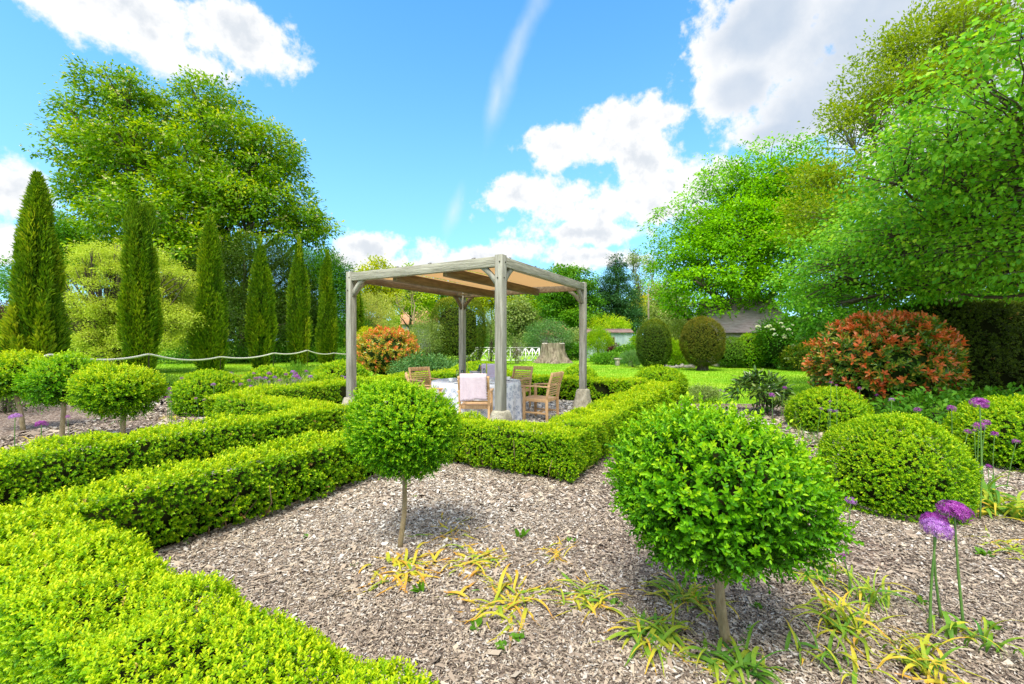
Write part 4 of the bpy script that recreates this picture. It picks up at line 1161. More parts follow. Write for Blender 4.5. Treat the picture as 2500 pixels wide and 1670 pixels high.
def build_shed():
    d = 40.0
    x0, x1 = at(1434, d), at(1543, d)
    w = x1 - x0
    root = thing('tin_shed', ((x0 + x1) / 2, d, 0), 'pale blue corrugated tin shed with a rusty red-brown roof', 'shed', rz=-.04)
    def sheet_(mb, p, u, v, nu, amp, nrm_):
        t = np.linspace(0, 1, nu * 4 + 1)
        off = amp * np.sin(t * nu * 6.283)
        p, u, v, n_ = map(np.array, (p, u, v, nrm_))
        a = p + t[:, None] * u + off[:, None] * n_; b = a + v
        k = len(t); i = np.arange(k - 1)
        mb.add(np.concatenate([a, b]), np.stack([i, i + 1, k + i + 1, k + i], 1))
    H = 2.35
    mb = MB()
    sheet_(mb, (-w / 2, 0, 0), (w, 0, 0), (0, 0, H), 42, .018, (0, -1.0, 0))
    sheet_(mb, (w / 2, 0, 0), (0, 2.2, 0), (0, 0, H), 22, .018, (1.0, 0, 0))
    sheet_(mb, (w / 2, 2.2, 0), (-w, 0, 0), (0, 0, H), 42, .018, (0, 1.0, 0))
    sheet_(mb, (-w / 2, 2.2, 0), (0, -2.2, 0), (0, 0, H), 22, .018, (-1.0, 0, 0))
    mb.build('wall', MAT['tin'], root)
    mb = MB()
    sheet_(mb, (-w / 2 - .12, -.18, H + .02), (w + .24, 0, 0), (0, 1.28, .36), 46, .02, (0, -.2, 1.0))
    sheet_(mb, (w / 2 + .12, 2.38, H + .02), (-w - .24, 0, 0), (0, -1.28, .36), 46, .02, (0, .2, 1.0))
    o = mb.build('roof', MAT['rust'], root); sm = o.modifiers.new('thick', 'SOLIDIFY'); sm.thickness = .02
    mb = MB(); mb.box((at(1494, d) - (x0 + x1) / 2, -.05, 1.62), (.46, .06, .66)); wf = mb.build('window', MAT['wood_frame'], root)
    mb = MB(); mb.box((at(1494, d) - (x0 + x1) / 2, -.083, 1.62), (.36, .01, .56)); mb.build('pane', MAT['dark_void'], wf)
build_shed()

def house(px, d, w, dep, hw, hr, label, wall='grey_wall', roof='tile_roof', rz=0.0, chimney=False, wins=()):
    x = at(px, d)
    root = thing('house', (x, d, 0), label, 'house', rz=rz)
    mb = MB()
    v = [(-w/2, -dep/2, 0), (w/2, -dep/2, 0), (w/2, dep/2, 0), (-w/2, dep/2, 0), (-w/2, -dep/2, hw), (w/2, -dep/2, hw), (w/2, dep/2, hw), (-w/2, dep/2, hw), (-w/2, 0, hw + hr), (w/2, 0, hw + hr)]
    mb.add(v, [np.array([[0, 1, 5, 4], [2, 3, 7, 6]]), np.array([[1, 2, 6, 9, 5], [3, 0, 4, 8, 7]])])
    mb.build('wall', MAT[wall], root)
    mb = MB()
    e, o_ = .25, .3
    zt = hw + hr + .06; ze = hw - e * hr / (dep / 2) + .06
    mb.add([(-w/2 - o_, -dep/2 - e, ze), (w/2 + o_, -dep/2 - e, ze), (w/2 + o_, 0, zt), (-w/2 - o_, 0, zt), (w/2 + o_, dep/2 + e, ze), (-w/2 - o_, dep/2 + e, ze)], np.array([[0, 1, 2, 3], [3, 2, 4, 5]]))
    r = mb.build('roof', MAT[roof], root); sm = r.modifiers.new('thick', 'SOLIDIFY'); sm.thickness = .1; sm.offset = 1
    if chimney:
        mb = MB(); mb.box((w * .22, 0, hw + hr + .25), (.6, .6, 1.3)); mb.build('chimney', MAT['tile_roof'], r)
    for (wx, wz) in wins:
        mb = MB(); mb.box((wx, -dep / 2 - .02, wz), (1.0, .08, 1.1)); f = mb.build('window', MAT['white_paint'], root)
        mb = MB(); mb.box((wx, -dep / 2 - .065, wz), (.84, .02, .94)); mb.build('pane', MAT['dark_void'], f)
house(1023, 70, 5.2, 6, 4.3, 2.6, 'small house with an orange tiled roof seen left of the tall clipped yew', rz=.25, chimney=True)
house(1308, 74, 4.6, 6, 4.0, 2.4, 'cottage with an orange roof half hidden by bushes right of the near post', rz=.5, wins=((1.0, 2.2),))
house(1372, 66, 5.0, 5, 2.6, 1.9, 'low red-roofed outbuilding under the round green tree', rz=-.3)
house(1800, 28.6, 3.9, 4.2, 2.2, 2.0, 'stone outbuilding with a purple-brown roof under the beech branches', 'pale_wall', 'purple_roof', rz=-.12)
mb = MB(); mb.tube([(0, 0, -.1), (.02, 0, 4.5), (0, 0, 9.0)], [.14, .12, .09], 8)
o = mb.build('telegraph_pole', MAT['pole']); o.location = (at(1583, 56), 56, 0); tag(o, 'tall plain wooden pole among the far trees', 'pole')
# ------------------------------------------------------------------ cypresses
def cypress_mesh(h, r, seed, n=26000, lean=0.0, pw=1.6):
    """flame of upright plumes; returns the foliage and the shade-core builders"""
    rs = np.random.default_rng(seed)
    def prof(t):
        t = np.clip(t, 0, 1)
        return r * np.minimum(1, (.62 + 1.6 * t)) * (1 - np.clip((t - .22) / .78, 0, 1) ** pw) ** .85
    mb = MB()
    npl = 60
    for k in range(npl):
        a = rs.uniform(0, 6.283); pt = rs.normal() * .13; z0 = (rs.random() ** 1.6) * h * .80 + .02
        Lp = h * rs.uniform(.14, .40) * (1 if z0 < .6 * h else .8)
        if k == 0: z0, Lp = h * .66, h * .34
        z1 = min(h * 1.0, z0 + Lp)
        m = n // npl
        s = rs.random(m)
        zz = z0 + (z1 - z0) * s
        base = prof(zz / h) * (rs.uniform(.42, .80) if k else 0.02)
        pr = r * rs.uniform(.15, .25) * np.sin(np.pi * np.clip(s * .90 + .06, 0, 1)) ** .7 * (.55 + .45 * (1 - zz / h))
        ph = rs.uniform(0, 6.283, m); q = rs.random(m) ** .35
        aw = a + (rs.normal() * .25) * s
        x = np.cos(aw) * base + np.cos(ph) * pr * q; y = np.sin(aw) * base + np.sin(ph) * pr * q
        x += lean * zz
        pos = np.stack([x, y, zz], 1)
        out = np.stack([np.cos(ph) * .75 + np.cos(aw) * .6, np.sin(ph) * .75 + np.sin(aw) * .6, np.full(m, 1.5)], 1)
        d = nrm(out + rs.normal(size=(m, 3)) * .32)
        L = rs.uniform(.10, .24, m) * (.8 + .3 * (1 - zz / h))
        tn = np.clip(.22 + .46 * q + pt + rs.normal(size=m) * .13, 0, 1)
        mb.leaves(pos, d, nrm(out + rs.normal(size=(m, 3)) * .6), L, L * .22, tn, 0)
    m = n // 3
    zz = rs.random(m) ** 1.2 * h * .93 + .03
    ph = rs.uniform(0, 6.283, m)
    rr = prof(zz / h) * rs.uniform(.35, .66, m)
    o = np.stack([np.cos(ph), np.sin(ph), np.full(m, 2.0)], 1)
    mb.leaves(np.stack([np.cos(ph) * rr + lean * zz, np.sin(ph) * rr, zz], 1), nrm(o + rs.normal(size=(m, 3)) * .4), nrm(o + rs.normal(size=(m, 3)) * .6), rs.uniform(.10, .22, m), .04, np.clip(rs.normal(.30, .14, m), 0, 1))
    cb = MB()
    ts = np.linspace(0, .90, 14)
    cb.lathe([(max(.02, float(prof(t)) * .26), max(.01, t * h)) for t in ts], seg=14)  # dark spindle added to block light and darken gaps between plumes
    for v in cb.v: v[:, 0] += lean * v[:, 2]
    tr = MB(); tr.tube([(0, 0, -.05), (0.02, 0, .3), (0, .02, .9)], [.11, .09, .07], 8)
    return mb, cb, tr

protos = {}
CY = [  # px, depth, height, radius, mesh, label
    (88, 13.1, 6.5, .80, 0, 'tallest cypress, sharply pointed, at the left edge of the photo'),
    (343, 16.9, 6.75, .66, 1, 'broad blunt cypress with a split double top, second from the left'),
    (512, 20.9, 7.55, .82, 2, 'cypress with a tuft sticking out near its foot, third from the left'),
    (638, 23.2, 6.95, .78, 3, 'blunt bushy cypress with a lopsided top, fourth in the row'),
    (729, 25.8, 7.65, .78, 4, 'slim cypress standing fifth in the row, in front of dark yews'),
    (798, 29.0, 7.5, .86, 5, 'last whole cypress of the row, just left of the pergola post'),
    (868, 33.0, 7.6, .85, 0, 'small far cypress half behind the left pergola post'),
]
for i, (px, d, h, r, k, lab) in enumerate(CY):
    root = thing('cypress_tree', (at(px, d), d, 0), lab, 'cypress', 'row of columnar cypresses', rz=i * 1.1)
    if k not in protos or h / protos[k][3] > 1.2:
        mb, cb, tr = cypress_mesh(h, r, 40 + i, n=30000 if i < 3 else 22000, lean=(.006, -.004, -.014, .004, .0, .003, 0)[i], pw=(1.25, 3.2, 1.8, 2.5, 2.0, 1.9, 1.8)[i])
        if i == 1:   # split top
            m2 = 900
            for sx in (-.22, .26):
                zz = h * .84 + R.random(m2) * h * .17
                rr = .26 * (1 - (zz - h * .84) / (h * .17)) + .03
                ph = R.uniform(0, 6.28, m2)
                mb.leaves(np.stack([sx + rr * np.cos(ph), rr * np.sin(ph), zz], 1), nrm(np.stack([np.cos(ph) * .4, np.sin(ph) * .4, np.ones(m2)], 1) + R.normal(size=(m2, 3)) * .2), rdir(m2), .2, .04, R.uniform(.3, .8, m2))
        if i == 2:
            m2 = 260
            s_ = R.random(m2)
            mb.leaves(np.stack([.85 + .55 * s_ + R.normal(0, .05, m2), -.35 + R.normal(0, .06, m2), 1.0 + .75 * s_ + R.normal(0, .07, m2)], 1), nrm(np.array([.7, -.2, .8]) + R.normal(size=(m2, 3)) * .35), rdir(m2), .16, .045, R.uniform(.5, .95, m2))
        f = mb.build('foliage', MAT['cypress'], root)
        c = cb.build('shade_core', MAT['core_green'], root, smooth=True)
        t = tr.build('trunk', MAT['bark'], root, smooth=True)
        protos[k] = (f, c, t, h)
    else:
        for o in protos[k][:3]:
            q = o.copy(); scene.collection.objects.link(q); q.parent = root

# ------------------------------------------------------------------ big trees
def P3(px, py, d): return (at(px, d), d, hz(py, d))

dC = 38
def lb(px, py, d, rx, rz, ry=None):
    k = d / F
    return (P3(px, py, d), (rx * k, (ry or rx) * k, rz * k))
tree('chestnut_tree', at(470, dC), dC, 'huge horse chestnut with creamy flower candles rising behind the cypresses',
     [lb(300, 260, dC, 105, 100), lb(230, 380, dC, 105, 80), lb(320, 400, dC - 2, 120, 120), lb(240, 510, dC, 100, 100), lb(380, 540, dC - 4, 130, 90), lb(180, 600, dC - 2, 70, 60),
      lb(520, 270, dC + 1, 85, 75), lb(560, 380, dC, 130, 110), lb(650, 400, dC, 90, 100), lb(620, 520, dC - 1, 140, 100), lb(720, 540, dC, 80, 80), lb(780, 570, dC, 45, 45), lb(480, 480, dC - 2, 110, 100), lb(430, 350, dC + 2, 90, 110),
      lb(170, 270, dC, 50, 18), lb(490, 630, dC - 3, 150, 60), lb(310, 620, dC - 3, 120, 55)],
     2700, .58, 33, .31, .50, 'chestnut', trunk_r=.75, fork=.35, flat=.62, droop=.38, shell=.42, noise=.14, tint0=.45, tj=.18, twigs=220, tsize=.085, seed=3, blossom=(1700, .15, 'cream_flower'), limb_r=.36, trunk_top=hz(380, dC), tintlift=.16)
DOG = []
_rng = random.Random(4)
for _k in range(170):
    _a, _q = _rng.uniform(0, 6.283), math.sqrt(_rng.random())
    _x, _y = 292 + 178 * _q * math.cos(_a), 742 + 142 * _q * math.sin(_a)
    DOG.append(lb(_x, _y, 21.2 + _rng.uniform(-1.6, 1.0), _rng.uniform(16, 44), _rng.uniform(9, 22) + (9 if _y > 740 else 0)))
tree('dogwood_tree', at(300, 21.5), 21.5, 'pale yellow-green layered shrub tree between the two left cypresses',
     DOG,
     4600, .23, 26, .085, .5, 'dogwood', trunk_r=.10, fork=.2, cat='shrub tree', flat=.62, droop=.05, upn=1.6, shell=.5, noise=.12, tint0=.52, tj=.13, twigs=120, tsize=.025, seed=5, stems=4)
tree('yew_tree', at(590, 33), 33, 'dark bushy yew mass behind the fourth cypress', [lb(530, 665, 33, 75, 75), lb(610, 645, 32.5, 85, 65), lb(560, 760, 32, 120, 90), lb(680, 680, 33, 70, 80), lb(640, 800, 32, 140, 80), lb(470, 780, 32, 60, 90), lb(720, 760, 33, 70, 110)],
     2100, .45, 44, .15, .35, 'yew', trunk_r=.35, flat=.8, droop=.15, shell=.30, noise=.15, tint0=.24, twigs=30, seed=8)
tree('holm_oak', at(790, 35), 35, 'dark blue-green evergreen tree behind the last cypresses', [lb(765, 665, 36, 70, 65), lb(800, 720, 35.5, 65, 95), lb(850, 790, 35, 50, 70), lb(745, 800, 35, 80, 80), lb(835, 690, 36, 30, 40)],
     1300, .45, 40, .16, .4, 'mid', trunk_r=.3, flat=.8, droop=.15, shell=.30, noise=.18, tint0=.22, twigs=30, seed=9)
tree('lime_tree', at(130, 33), 33, 'mid green tree showing left of the chestnut, behind the first cypress', [lb(150, 585, 33, 60, 50), lb(190, 660, 33, 70, 60), lb(60, 700, 34, 60, 60)],
     520, .5, 34, .20, .5, 'mid', trunk_r=.25, flat=.6, droop=.35, seed=12, twigs=30)

# beech and its neighbours on the right
dB = 30
tree('beech_tree', at(1850, dB), dB, 'wide fresh green beech with sweeping low branches behind the egg-shaped yews',
     [lb(1900, 430, dB, 130, 85), lb(1790, 470, dB, 110, 80), lb(1700, 560, dB, 105, 75), lb(1840, 570, dB - 1, 150, 70), lb(1660, 670, dB, 80, 65), lb(1760, 690, dB - 3, 130, 50), lb(1900, 670, dB - 2, 150, 65), lb(1980, 560, dB, 120, 90), lb(1720, 750, dB - 2.5, 85, 30), lb(2010, 720, dB - 2, 110, 40), lb(1640, 740, dB - 1, 50, 45), lb(1950, 500, dB, 110, 90), lb(1900, 735, dB - 3, 110, 34), lb(1780, 610, dB - 2, 170, 110), lb(1880, 520, dB, 150, 110), lb(1690, 640, dB - 1, 90, 90)],
     2700, .52, 27, .20, .55, 'beech', trunk_r=.50, fork=.22, flat=.40, droop=.22, upn=1.2, shell=.45, noise=.18, tint0=.40, tj=.20, twigs=260, tsize=.05, seed=15, limb_r=.24, trunk_top=hz(440, dB))
dO = 24
tree('budding_oak', at(2330, dO), dO, 'tall olive-green tree with bare branches showing against the cloud, upper right',
     [lb(2130, 250, dO, 100, 80), lb(2190, 140, dO, 90, 75), lb(2290, 90, dO, 110, 80), lb(2420, 60, dO, 120, 90), lb(2060, 310, dO, 65, 65), lb(2250, 230, dO, 110, 90), lb(2350, 200, dO, 120, 100), lb(2020, 440, dO - 2, 90, 60), lb(2010, 520, dO - 2.5, 110, 45), lb(2100, 480, dO - 2, 80, 60), lb(2200, 350, dO, 90, 60), lb(1985, 580, dO - 2.5, 80, 30)],
     2400, .48, 14, .18, .5, 'olive', trunk_r=.5, fork=.35, flat=.8, droop=-.1, upn=.5, shell=.62, noise=.2, tint0=.52, tj=.14, bark='bark_grey', twigs=460, tsize=.03, seed=17, limb_r=.16, up_bias=.6, trunk_top=11.5)
tree('hazel_tree', 12.8, 9.4, 'nearest tree at the right, big drooping serrated leaves reaching out over the red photinia',
     [((6.9, 5.9, 4.9), (1.5, 1.4, .75)), ((7.9, 6.6, 4.3), (1.7, 1.5, .8)), ((7.2, 7.3, 4.6), (1.5, 1.4, .8)), ((8.5, 8.2, 4.9), (1.8, 1.5, 1.0)), ((8.1, 8.6, 3.9), (1.9, 1.6, .7)), ((8.6, 10.2, 3.8), (1.9, 1.6, .9)), ((9.2, 11.6, 3.6), (2.2, 1.6, 1.0)), ((9.6, 8.0, 3.4), (1.9, 1.8, .8)), ((10.4, 11.4, 3.0), (2.4, 1.5, .6)), ((8.7, 7.6, 3.1), (1.5, 1.3, .5)), ((10.0, 9.5, 5.2), (2.0, 1.8, 1.2)), ((9.3, 7.0, 5.5), (1.8, 1.4, .9)), ((8.3, 12.4, 2.9), (1.3, 1.2, .6)), ((9.0, 12.0, 2.35), (1.6, 1.3, .5)), ((11.5, 12.5, 4.2), (2.2, 1.6, 1.2)), ((6.6, 5.2, 5.6), (1.0, .9, .6)), ((10.6, 8.6, 3.0), (1.8, 1.4, .6)), ((11.2, 9.6, 3.6), (1.6, 1.4, .9)), ((9.6, 10.2, 2.8), (1.6, 1.2, .5))],
     2400, .30, 18, .080, .74, 'hazel', trunk_r=.16, fork=.52, flat=.5, droop=.55, upn=.9, shell=.5, noise=.2, tint0=.54, tj=.16, bark='bark', twigs=520, tsize=.016, seed=21, stems=4, fine=True, limb_r=.055, tintlift=.08)
tree('holly_tree', 13.5, 13.6, 'dark leafy tree in the shade behind the hazel', [((12.6, 14.2, 4.2), (3.0, 1.8, 2.6)), ((15.5, 13.5, 4.5), (3.0, 2.0, 3.0)), ((11.2, 15.0, 2.2), (2.0, 1.5, 1.4))], 700, .42, 30, .14, .55, 'mid', trunk_r=.25, tint0=.3, seed=23, twigs=40)

# far trees beyond the shed and fence
FT = 'far trees beyond the garden'
tree('conifer_tree', at(1507, 52), 52, 'dark blue-green conifer standing behind the tin shed', [lb(1507, 645, 52, 22, 22), lb(1500, 690, 52, 42, 32), lb(1512, 735, 51.5, 50, 34), lb(1470, 740, 52, 36, 36), lb(1530, 780, 51, 50, 36), lb(1470, 790, 51, 40, 34)],
     850, .5, 36, .24, .35, 'conifer', trunk_r=.28, flat=.45, droop=.3, seed=31, twigs=20, group=FT, tint0=.34, noise=.22)
tree('round_tree', at(1395, 47), 47, 'rounded leafy tree just right of the pergola, in full green leaf', [lb(1390, 690, 47, 60, 40), lb(1360, 740, 46.5, 55, 45), lb(1430, 740, 47, 40, 50), lb(1400, 780, 46, 65, 30)],
     700, .5, 36, .24, .55, 'mid', trunk_r=.3, flat=.6, droop=.3, seed=32, twigs=20, group=FT, tint0=.50)
tree('poplar_tree', at(1556, 62), 62, 'thin poplar with sparse crown, left one of two by the pole', [lb(1550, 640, 62, 20, 34), lb(1560, 700, 62, 24, 40), lb(1555, 760, 62, 24, 34)],
     150, .55, 20, .26, .5, 'grey_green', trunk_r=.2, flat=.9, droop=-.2, shell=.6, seed=33, twigs=120, tsize=.05, bark='bark_grey', group=FT, tint0=.5)
tree('poplar_tree', at(1592, 64), 64, 'thin poplar with sparse crown, right one beside the beech', [lb(1590, 650, 64, 20, 34), lb(1602, 715, 64, 26, 40), lb(1590, 770, 64, 24, 34)],
     150, .55, 20, .26, .5, 'pale', trunk_r=.2, flat=.9, droop=-.2, shell=.6, seed=34, twigs=120, tsize=.05, bark='bark_grey', group=FT, tint0=.35)
tree('golden_tree', at(1566, 72), 72, 'small golden-leaved tree glowing behind the far poplars', [lb(1566, 750, 72, 22, 36), lb(1620, 770, 72, 30, 30)], 160, .6, 26, .3, .5, 'yellow', trunk_r=.2, seed=35, group=FT, tint0=.8, twigs=8)
for i, (px, py, d, rx, rz, mt, lab, t0) in enumerate((
        (1000, 700, 58, 62, 46, 'fresh', 'light green tree behind the orange-roofed house', .55),
        (925, 690, 52, 50, 50, 'yellow', 'pale yellow-green tree seen beside the left pergola post', .45),
        (1080, 715, 64, 60, 40, 'mid', 'mid green tree behind the tall clipped yew', .6),
        (1200, 700, 60, 60, 46, 'yellow', 'yellow-green tree behind the near pergola post', .35),
        (1290, 715, 66, 70, 42, 'fresh', 'light green tree far behind the white fence', .6),
        (1150, 690, 70, 40, 40, 'fresh', 'tree top just showing under the pergola beam', .7),
        (1262, 770, 50, 44, 44, 'grey_green', 'soft green rounded tree beside the cottage', .55),
        (1340, 700, 72, 50, 50, 'grey_green', 'greyish tree behind the cottage with the orange roof', .6),
        (1640, 740, 58, 50, 60, 'grey_green', 'soft green tree behind the left egg-shaped yew', .65))):
    tree('leafy_tree', at(px, d), d, lab, [lb(px, py, d, rx, rz), lb(px - rx * .5, py + rz * .8, d - 1, rx * .7, rz * .8), lb(px + rx * .5, py + rz * .9, d - .5, rx * .7, rz * .8)],
         330, .6, 32, .30, .5, mt, trunk_r=.25, seed=60 + i, group=FT, twigs=24, tint0=t0, flat=.65, tsize=.06)
for (px, py, rx, rz) in ((880, 648, 16, 12), (935, 652, 14, 12), (985, 648, 22, 12)):
    pass
tree('bare_tree', at(1012, 48), 48, 'half-bare pale branched tree in front of the orange-roofed house', [lb(1005, 700, 48, 34, 40), lb(1030, 770, 48, 26, 30), lb(975, 740, 48, 24, 40)], 90, .4, 10, .2, .5, 'pale', trunk_r=.14, seed=71, bark='bark_pale', twigs=90, tsize=.035, group=FT, shell=.7)

# far woodland closing the view
def far_wood():
    mb = MB()
    n = 26000
    th = R.uniform(-1.2, 1.2, n)
    rr = R.uniform(88, 120, n)
    hmax = 7 + 2.5 * np.sin(th * 9) + 1.8 * np.sin(th * 23 + 1) + 1.2 * np.sin(th * 51)
    z = hmax * R.random(n) ** .6
    mb.leaves(np.stack([rr * np.sin(th), rr * np.cos(th), z], 1), rdir(n), nrm(rdir(n) + np.array([0, -.3, .8])), R.uniform(.8, 1.7, n), .9, np.clip(.45 + .3 * np.sin(th * 17) + R.normal(0, .12, n), 0, 1))
    tag(mb.build('far_woods', MAT['mid']), 'distant green woodland closing the view', 'woodland', kind='stuff')
far_wood()

# ------------------------------------------------------------------ photinias and shrubs
def photinia(x, y, rx, rz, zc, label, mat, L, nsh, seed):
    root = thing('photinia_bush', (x, y, 0), label, 'shrub', 'red photinia bushes')
    D = rdir(nsh)
    D[:, 2] = np.where(D[:, 2] < -.75, -D[:, 2], D[:, 2])
    u = R.random(nsh) ** .20
    P = D * np.array([rx, rx, rz]) * (u * (1 + .07 * wob(D * 2, 2.5, seed) + .05 * wob(D * 2, 6, seed + 3)))[:, None] + np.array([0, 0, zc])
    k = P[:, 2] > .12
    P, D, u = P[k], D[k], u[k]
    n = len(P)
    ax = nrm(D * .8 + np.array([0, 0, .55]) + R.normal(size=(n, 3)) * .35)
    a = nrm(np.cross(ax, rdir(n))); b = np.cross(ax, a)
    red = R.random(n) < np.clip(.34 + .35 * D[:, 2] - 1.2 * (1 - u), .16, .8)
    mb = MB()
    for i in range(10):
        t = i / 9
        th = i * 2.4 + R.uniform(-.3, .3, n)
        rad = a * np.cos(th)[:, None] + b * np.sin(th)[:, None]
        op = 1.25 - .8 * t
        d = ax * math.cos(op) + rad * math.sin(op)
        tn = np.where(red, .46 + .42 * t + R.normal(0, .10, n), .25 + .22 * t + R.normal(0, .14, n))
        ln = L * R.uniform(.75, 1.15, n) * (1.0 if i < 7 else .8)
        mb.leaves(P + ax * (L * 1.3 * (t - .6)), d, ax, ln, ln * .40, np.clip(tn, 0, 1), 0, L * 438 / y > 4, .18)
    mb.build('foliage', MAT[mat], root)
    cb = MB(); cb.lathe([(max(.01, math.cos(t) * rx * .80), max(.05, zc + math.sin(t) * rz * .80)) for t in np.linspace(-1.57, 1.57, 12)], seg=20)
    cb.build('shade_core', MAT['core_green'], root, smooth=True)  # dark core painted as the shade behind the leaves
    tb = MB()
    for i in range(9):
        q = R.normal(size=2) * .1; e = R.normal(size=2) * rx * .45
        tb.tube(curve_pts((q[0], q[1], -.05), (e[0], e[1], zc + .2), .1, 6), np.linspace(.035, .012, 6), 6)
    tb.build('stem', MAT['bark'], root, smooth=True)
photinia(8.05, 9.6, 1.36, 1.06, 1.04, 'big rounded photinia with red and orange young leaves, right of the lawn', 'photinia', .125, 2300, 4)
photinia(at(947, 17.6), 17.6, 1.28, 1.08, 1.02, 'smaller golden-orange photinia seen beside the left pergola post', 'photinia_gold', .115, 1500, 9)

def prostrate():
    x, y = at(1035, 16.2), 16.2
    bush('low_evergreen', x, y, 1.25, .52, 'low spreading dark glossy shrub right of the golden photinia', 'blue_green', 420, 20, .10, .42, zc=.38, tint0=.5, clump_r=.2, core=.8, seed=2, upn=.9)
prostrate()

# tall clipped yews
dome('clipped_yew', at(1118, 28), 28, 1.66, 2.15, 2.15, 'tall column of clipped yew with golden edges behind the pergola', .05, .0027, 'yew', cat='clipped yew', power=.55, dens=1.5, tint0=.30, slen=2.0, wob_=.06, k=5, topb=.25, wid=.35)
dome('clipped_yew', at(1596, 23.4), 23.4, .88, 1.30, 1.36, 'egg-shaped clipped yew, the left and greener of the pair', .05, .0026, 'yew', cat='clipped yew', power=.86, dens=1.9, tint0=.12, slen=2.0, k=5, wob_=.03, topb=.30, wid=.35)
dome('clipped_yew', at(1715, 23.0), 23.0, 1.04, 1.26, 1.50, 'egg-shaped clipped yew, the right and browner of the pair, on a short trunk', .05, .0026, 'yew_brown', cat='clipped yew', power=.86, dens=2.0, tint0=.28, slen=2.0, k=5, wob_=.03, topb=.18, wid=.35)
mb = MB(); mb.tube([(0, 0, -.05), (.02, 0, .2), (0, 0, .6)], [.34, .27, .3], 10)
o = [q for q in scene.objects if q.get('label', '').startswith('egg-shaped clipped yew, the right')][0]
mb.build('trunk', MAT['bark'], o)
hedge('yew_hedge', 10.3, 17.5, 10.6, 11.9, 2.45, 'tall dark yew hedge in shade at the right edge of the photo', .05, .0042, 'yew_dark', seed=14, xy=True, tint0=.30, rough=.06, dens=.8)

# cloud-pruned box beside the beech
CP = 'cloud-pruned box mounds at the lawn edge'
for (px, py, d, rx, rz, lab) in ((1786, 862, 25.5, 40, 36, 'squat box mound right of the brown egg-shaped yew'), (1832, 862, 25.2, 34, 46, 'upright rounded box mound, the brightest of its cluster'), (1872, 862, 26, 34, 46, 'box mound farthest right in the cluster, beside the white flowers'),
                             (1803, 822, 27.5, 26, 22, 'small round box head above the squat mound'), (1846, 812, 28, 30, 22, 'topmost round box head of the cluster')):
    k = d / F
    dome('box_mound', at(px, d), d, rx * k, rz * k, max(hz(py, d), .1), lab, .05, .0030, 'box_dark' if px != 1832 else 'box_tree', CP, 'box mound', k=5, tint0=.42, slen=2.0, topb=.28)

bush('viburnum_bush', at(1925, 24), 24, 1.5, 1.45, 'dark green shrub covered in white flower heads, beside the box mounds', 'viburnum', 420, 22, .15, .5, zc=1.35, seed=5, clump_r=.34, blossom=(0, .1, 'white_flower'), core=.75)
vb = [q for q in scene.objects if q.get('label', '').startswith('dark green shrub covered in white')][0]
def white_heads():
    for i, (px, py) in enumerate(((1903, 788), (1878, 797), (1886, 806), (1873, 800), (1913, 800), (1925, 806), (1914, 821), (1916, 826), (1850, 798), (1905, 790), (1930, 815), (1935, 845), (1920, 877), (1932, 795), (1893, 818), (1945, 862))):
        d = 24 - 1.45 + R.uniform(0, .35)
        n = 46
        D = rdir(n); D[:, 2] = np.abs(D[:, 2]) * .8
        mb = MB()
        mb.leaves(D * .07, D + rdir(n) * .4, rdir(n), .07, .05, R.random(n))
        o = mb.build('flower_head', MAT['white_flower'], vb)
        o.location = (at(px, d) - vb.location[0], d - vb.location[1], hz(py, d))
white_heads()
bush('grey_shrub', at(1985, 24.5), 24.5, 1.3, 1.6, 'dull grey-green twiggy shrub behind the white-flowered one', 'grey_green', 260, 22, .10, .45, zc=1.5, seed=6, tint0=.35, twigs=60)
bush('golden_shrub', at(1960, 22.5), 22.5, .95, .8, 'low yellow-flecked shrub below the white flowers', 'yew', 200, 22, .10, .5, zc=.65, seed=7, tint0=.55)
bush('willow_bush', at(1460, 33), 33, 1.15, 1.35, 'bright airy green bush in front of the tin shed', 'fresh', 420, 30, .13, .22, zc=1.15, seed=8, tint0=.5, droop=-.4, flat=1.0)
bush('round_bush', at(1392, 36), 36, 1.1, .75, 'low dark rounded bush between the stump and the right post', 'mid', 150, 26, .14, .5, zc=.6, seed=9, tint0=.35)
bush('airy_tamarisk', at(1045, 27), 27, 1.35, 1.45, 'airy pale green feathery shrub left of the tall clipped yew', 'grey_green', 360, 30, .12, .18, zc=1.35, seed=10, tint0=.55, droop=-.2)
bush('airy_tamarisk', at(1200, 29), 29, 1.1, 1.9, 'feathery grey-green shrub between the clipped yew and the near post', 'grey_green', 320, 28, .12, .18, zc=1.75, seed=11, tint0=.55, droop=-.2)
bush('twiggy_shrub', at(1262, 30), 30, .75, 1.0, 'twiggy upright shrub in front of the white fence', 'grey_green', 90, 14, .10, .25, zc=.85, seed=12, twigs=90, tsize=.016, bark='bark_grey', droop=-.4)
bush('weeping_shrub', at(1340, 36), 36, 2.0, 1.4, 'arching blue-green mound of a shrub behind the stump', 'blue_green', 420, 26, .14, .3, zc=1.75, seed=13, tint0=.62, twigs=60, bark='bark_grey')
bush('apple_bush', at(1420, 42), 42, 1.8, 1.2, 'pale leafy bush behind the right pergola post', 'grey_green', 260, 26, .16, .5, zc=1.5, seed=14, tint0=.6)
bush('shed_bush', at(1480, 44.5), 44.5, 2.3, 1.2, 'yellow-green bush rising over the shed roof', 'fresh', 260, 28, .2, .4, zc=2.8, seed=15, tint0=.6)
bush('pale_bush', at(1655, 30), 30, 1.2, 1.4, 'pale silvery bush between the two egg-shaped yews', 'pale', 260, 26, .12, .4, zc=1.5, seed=16, tint0=.45)
bush('lush_bush', at(1650, 26.5), 26.5, .95, .75, 'bright green leafy plant between the two egg-shaped yews', 'fresh', 200, 26, .16, .25, zc=.7, seed=17, tint0=.35, droop=-.5)
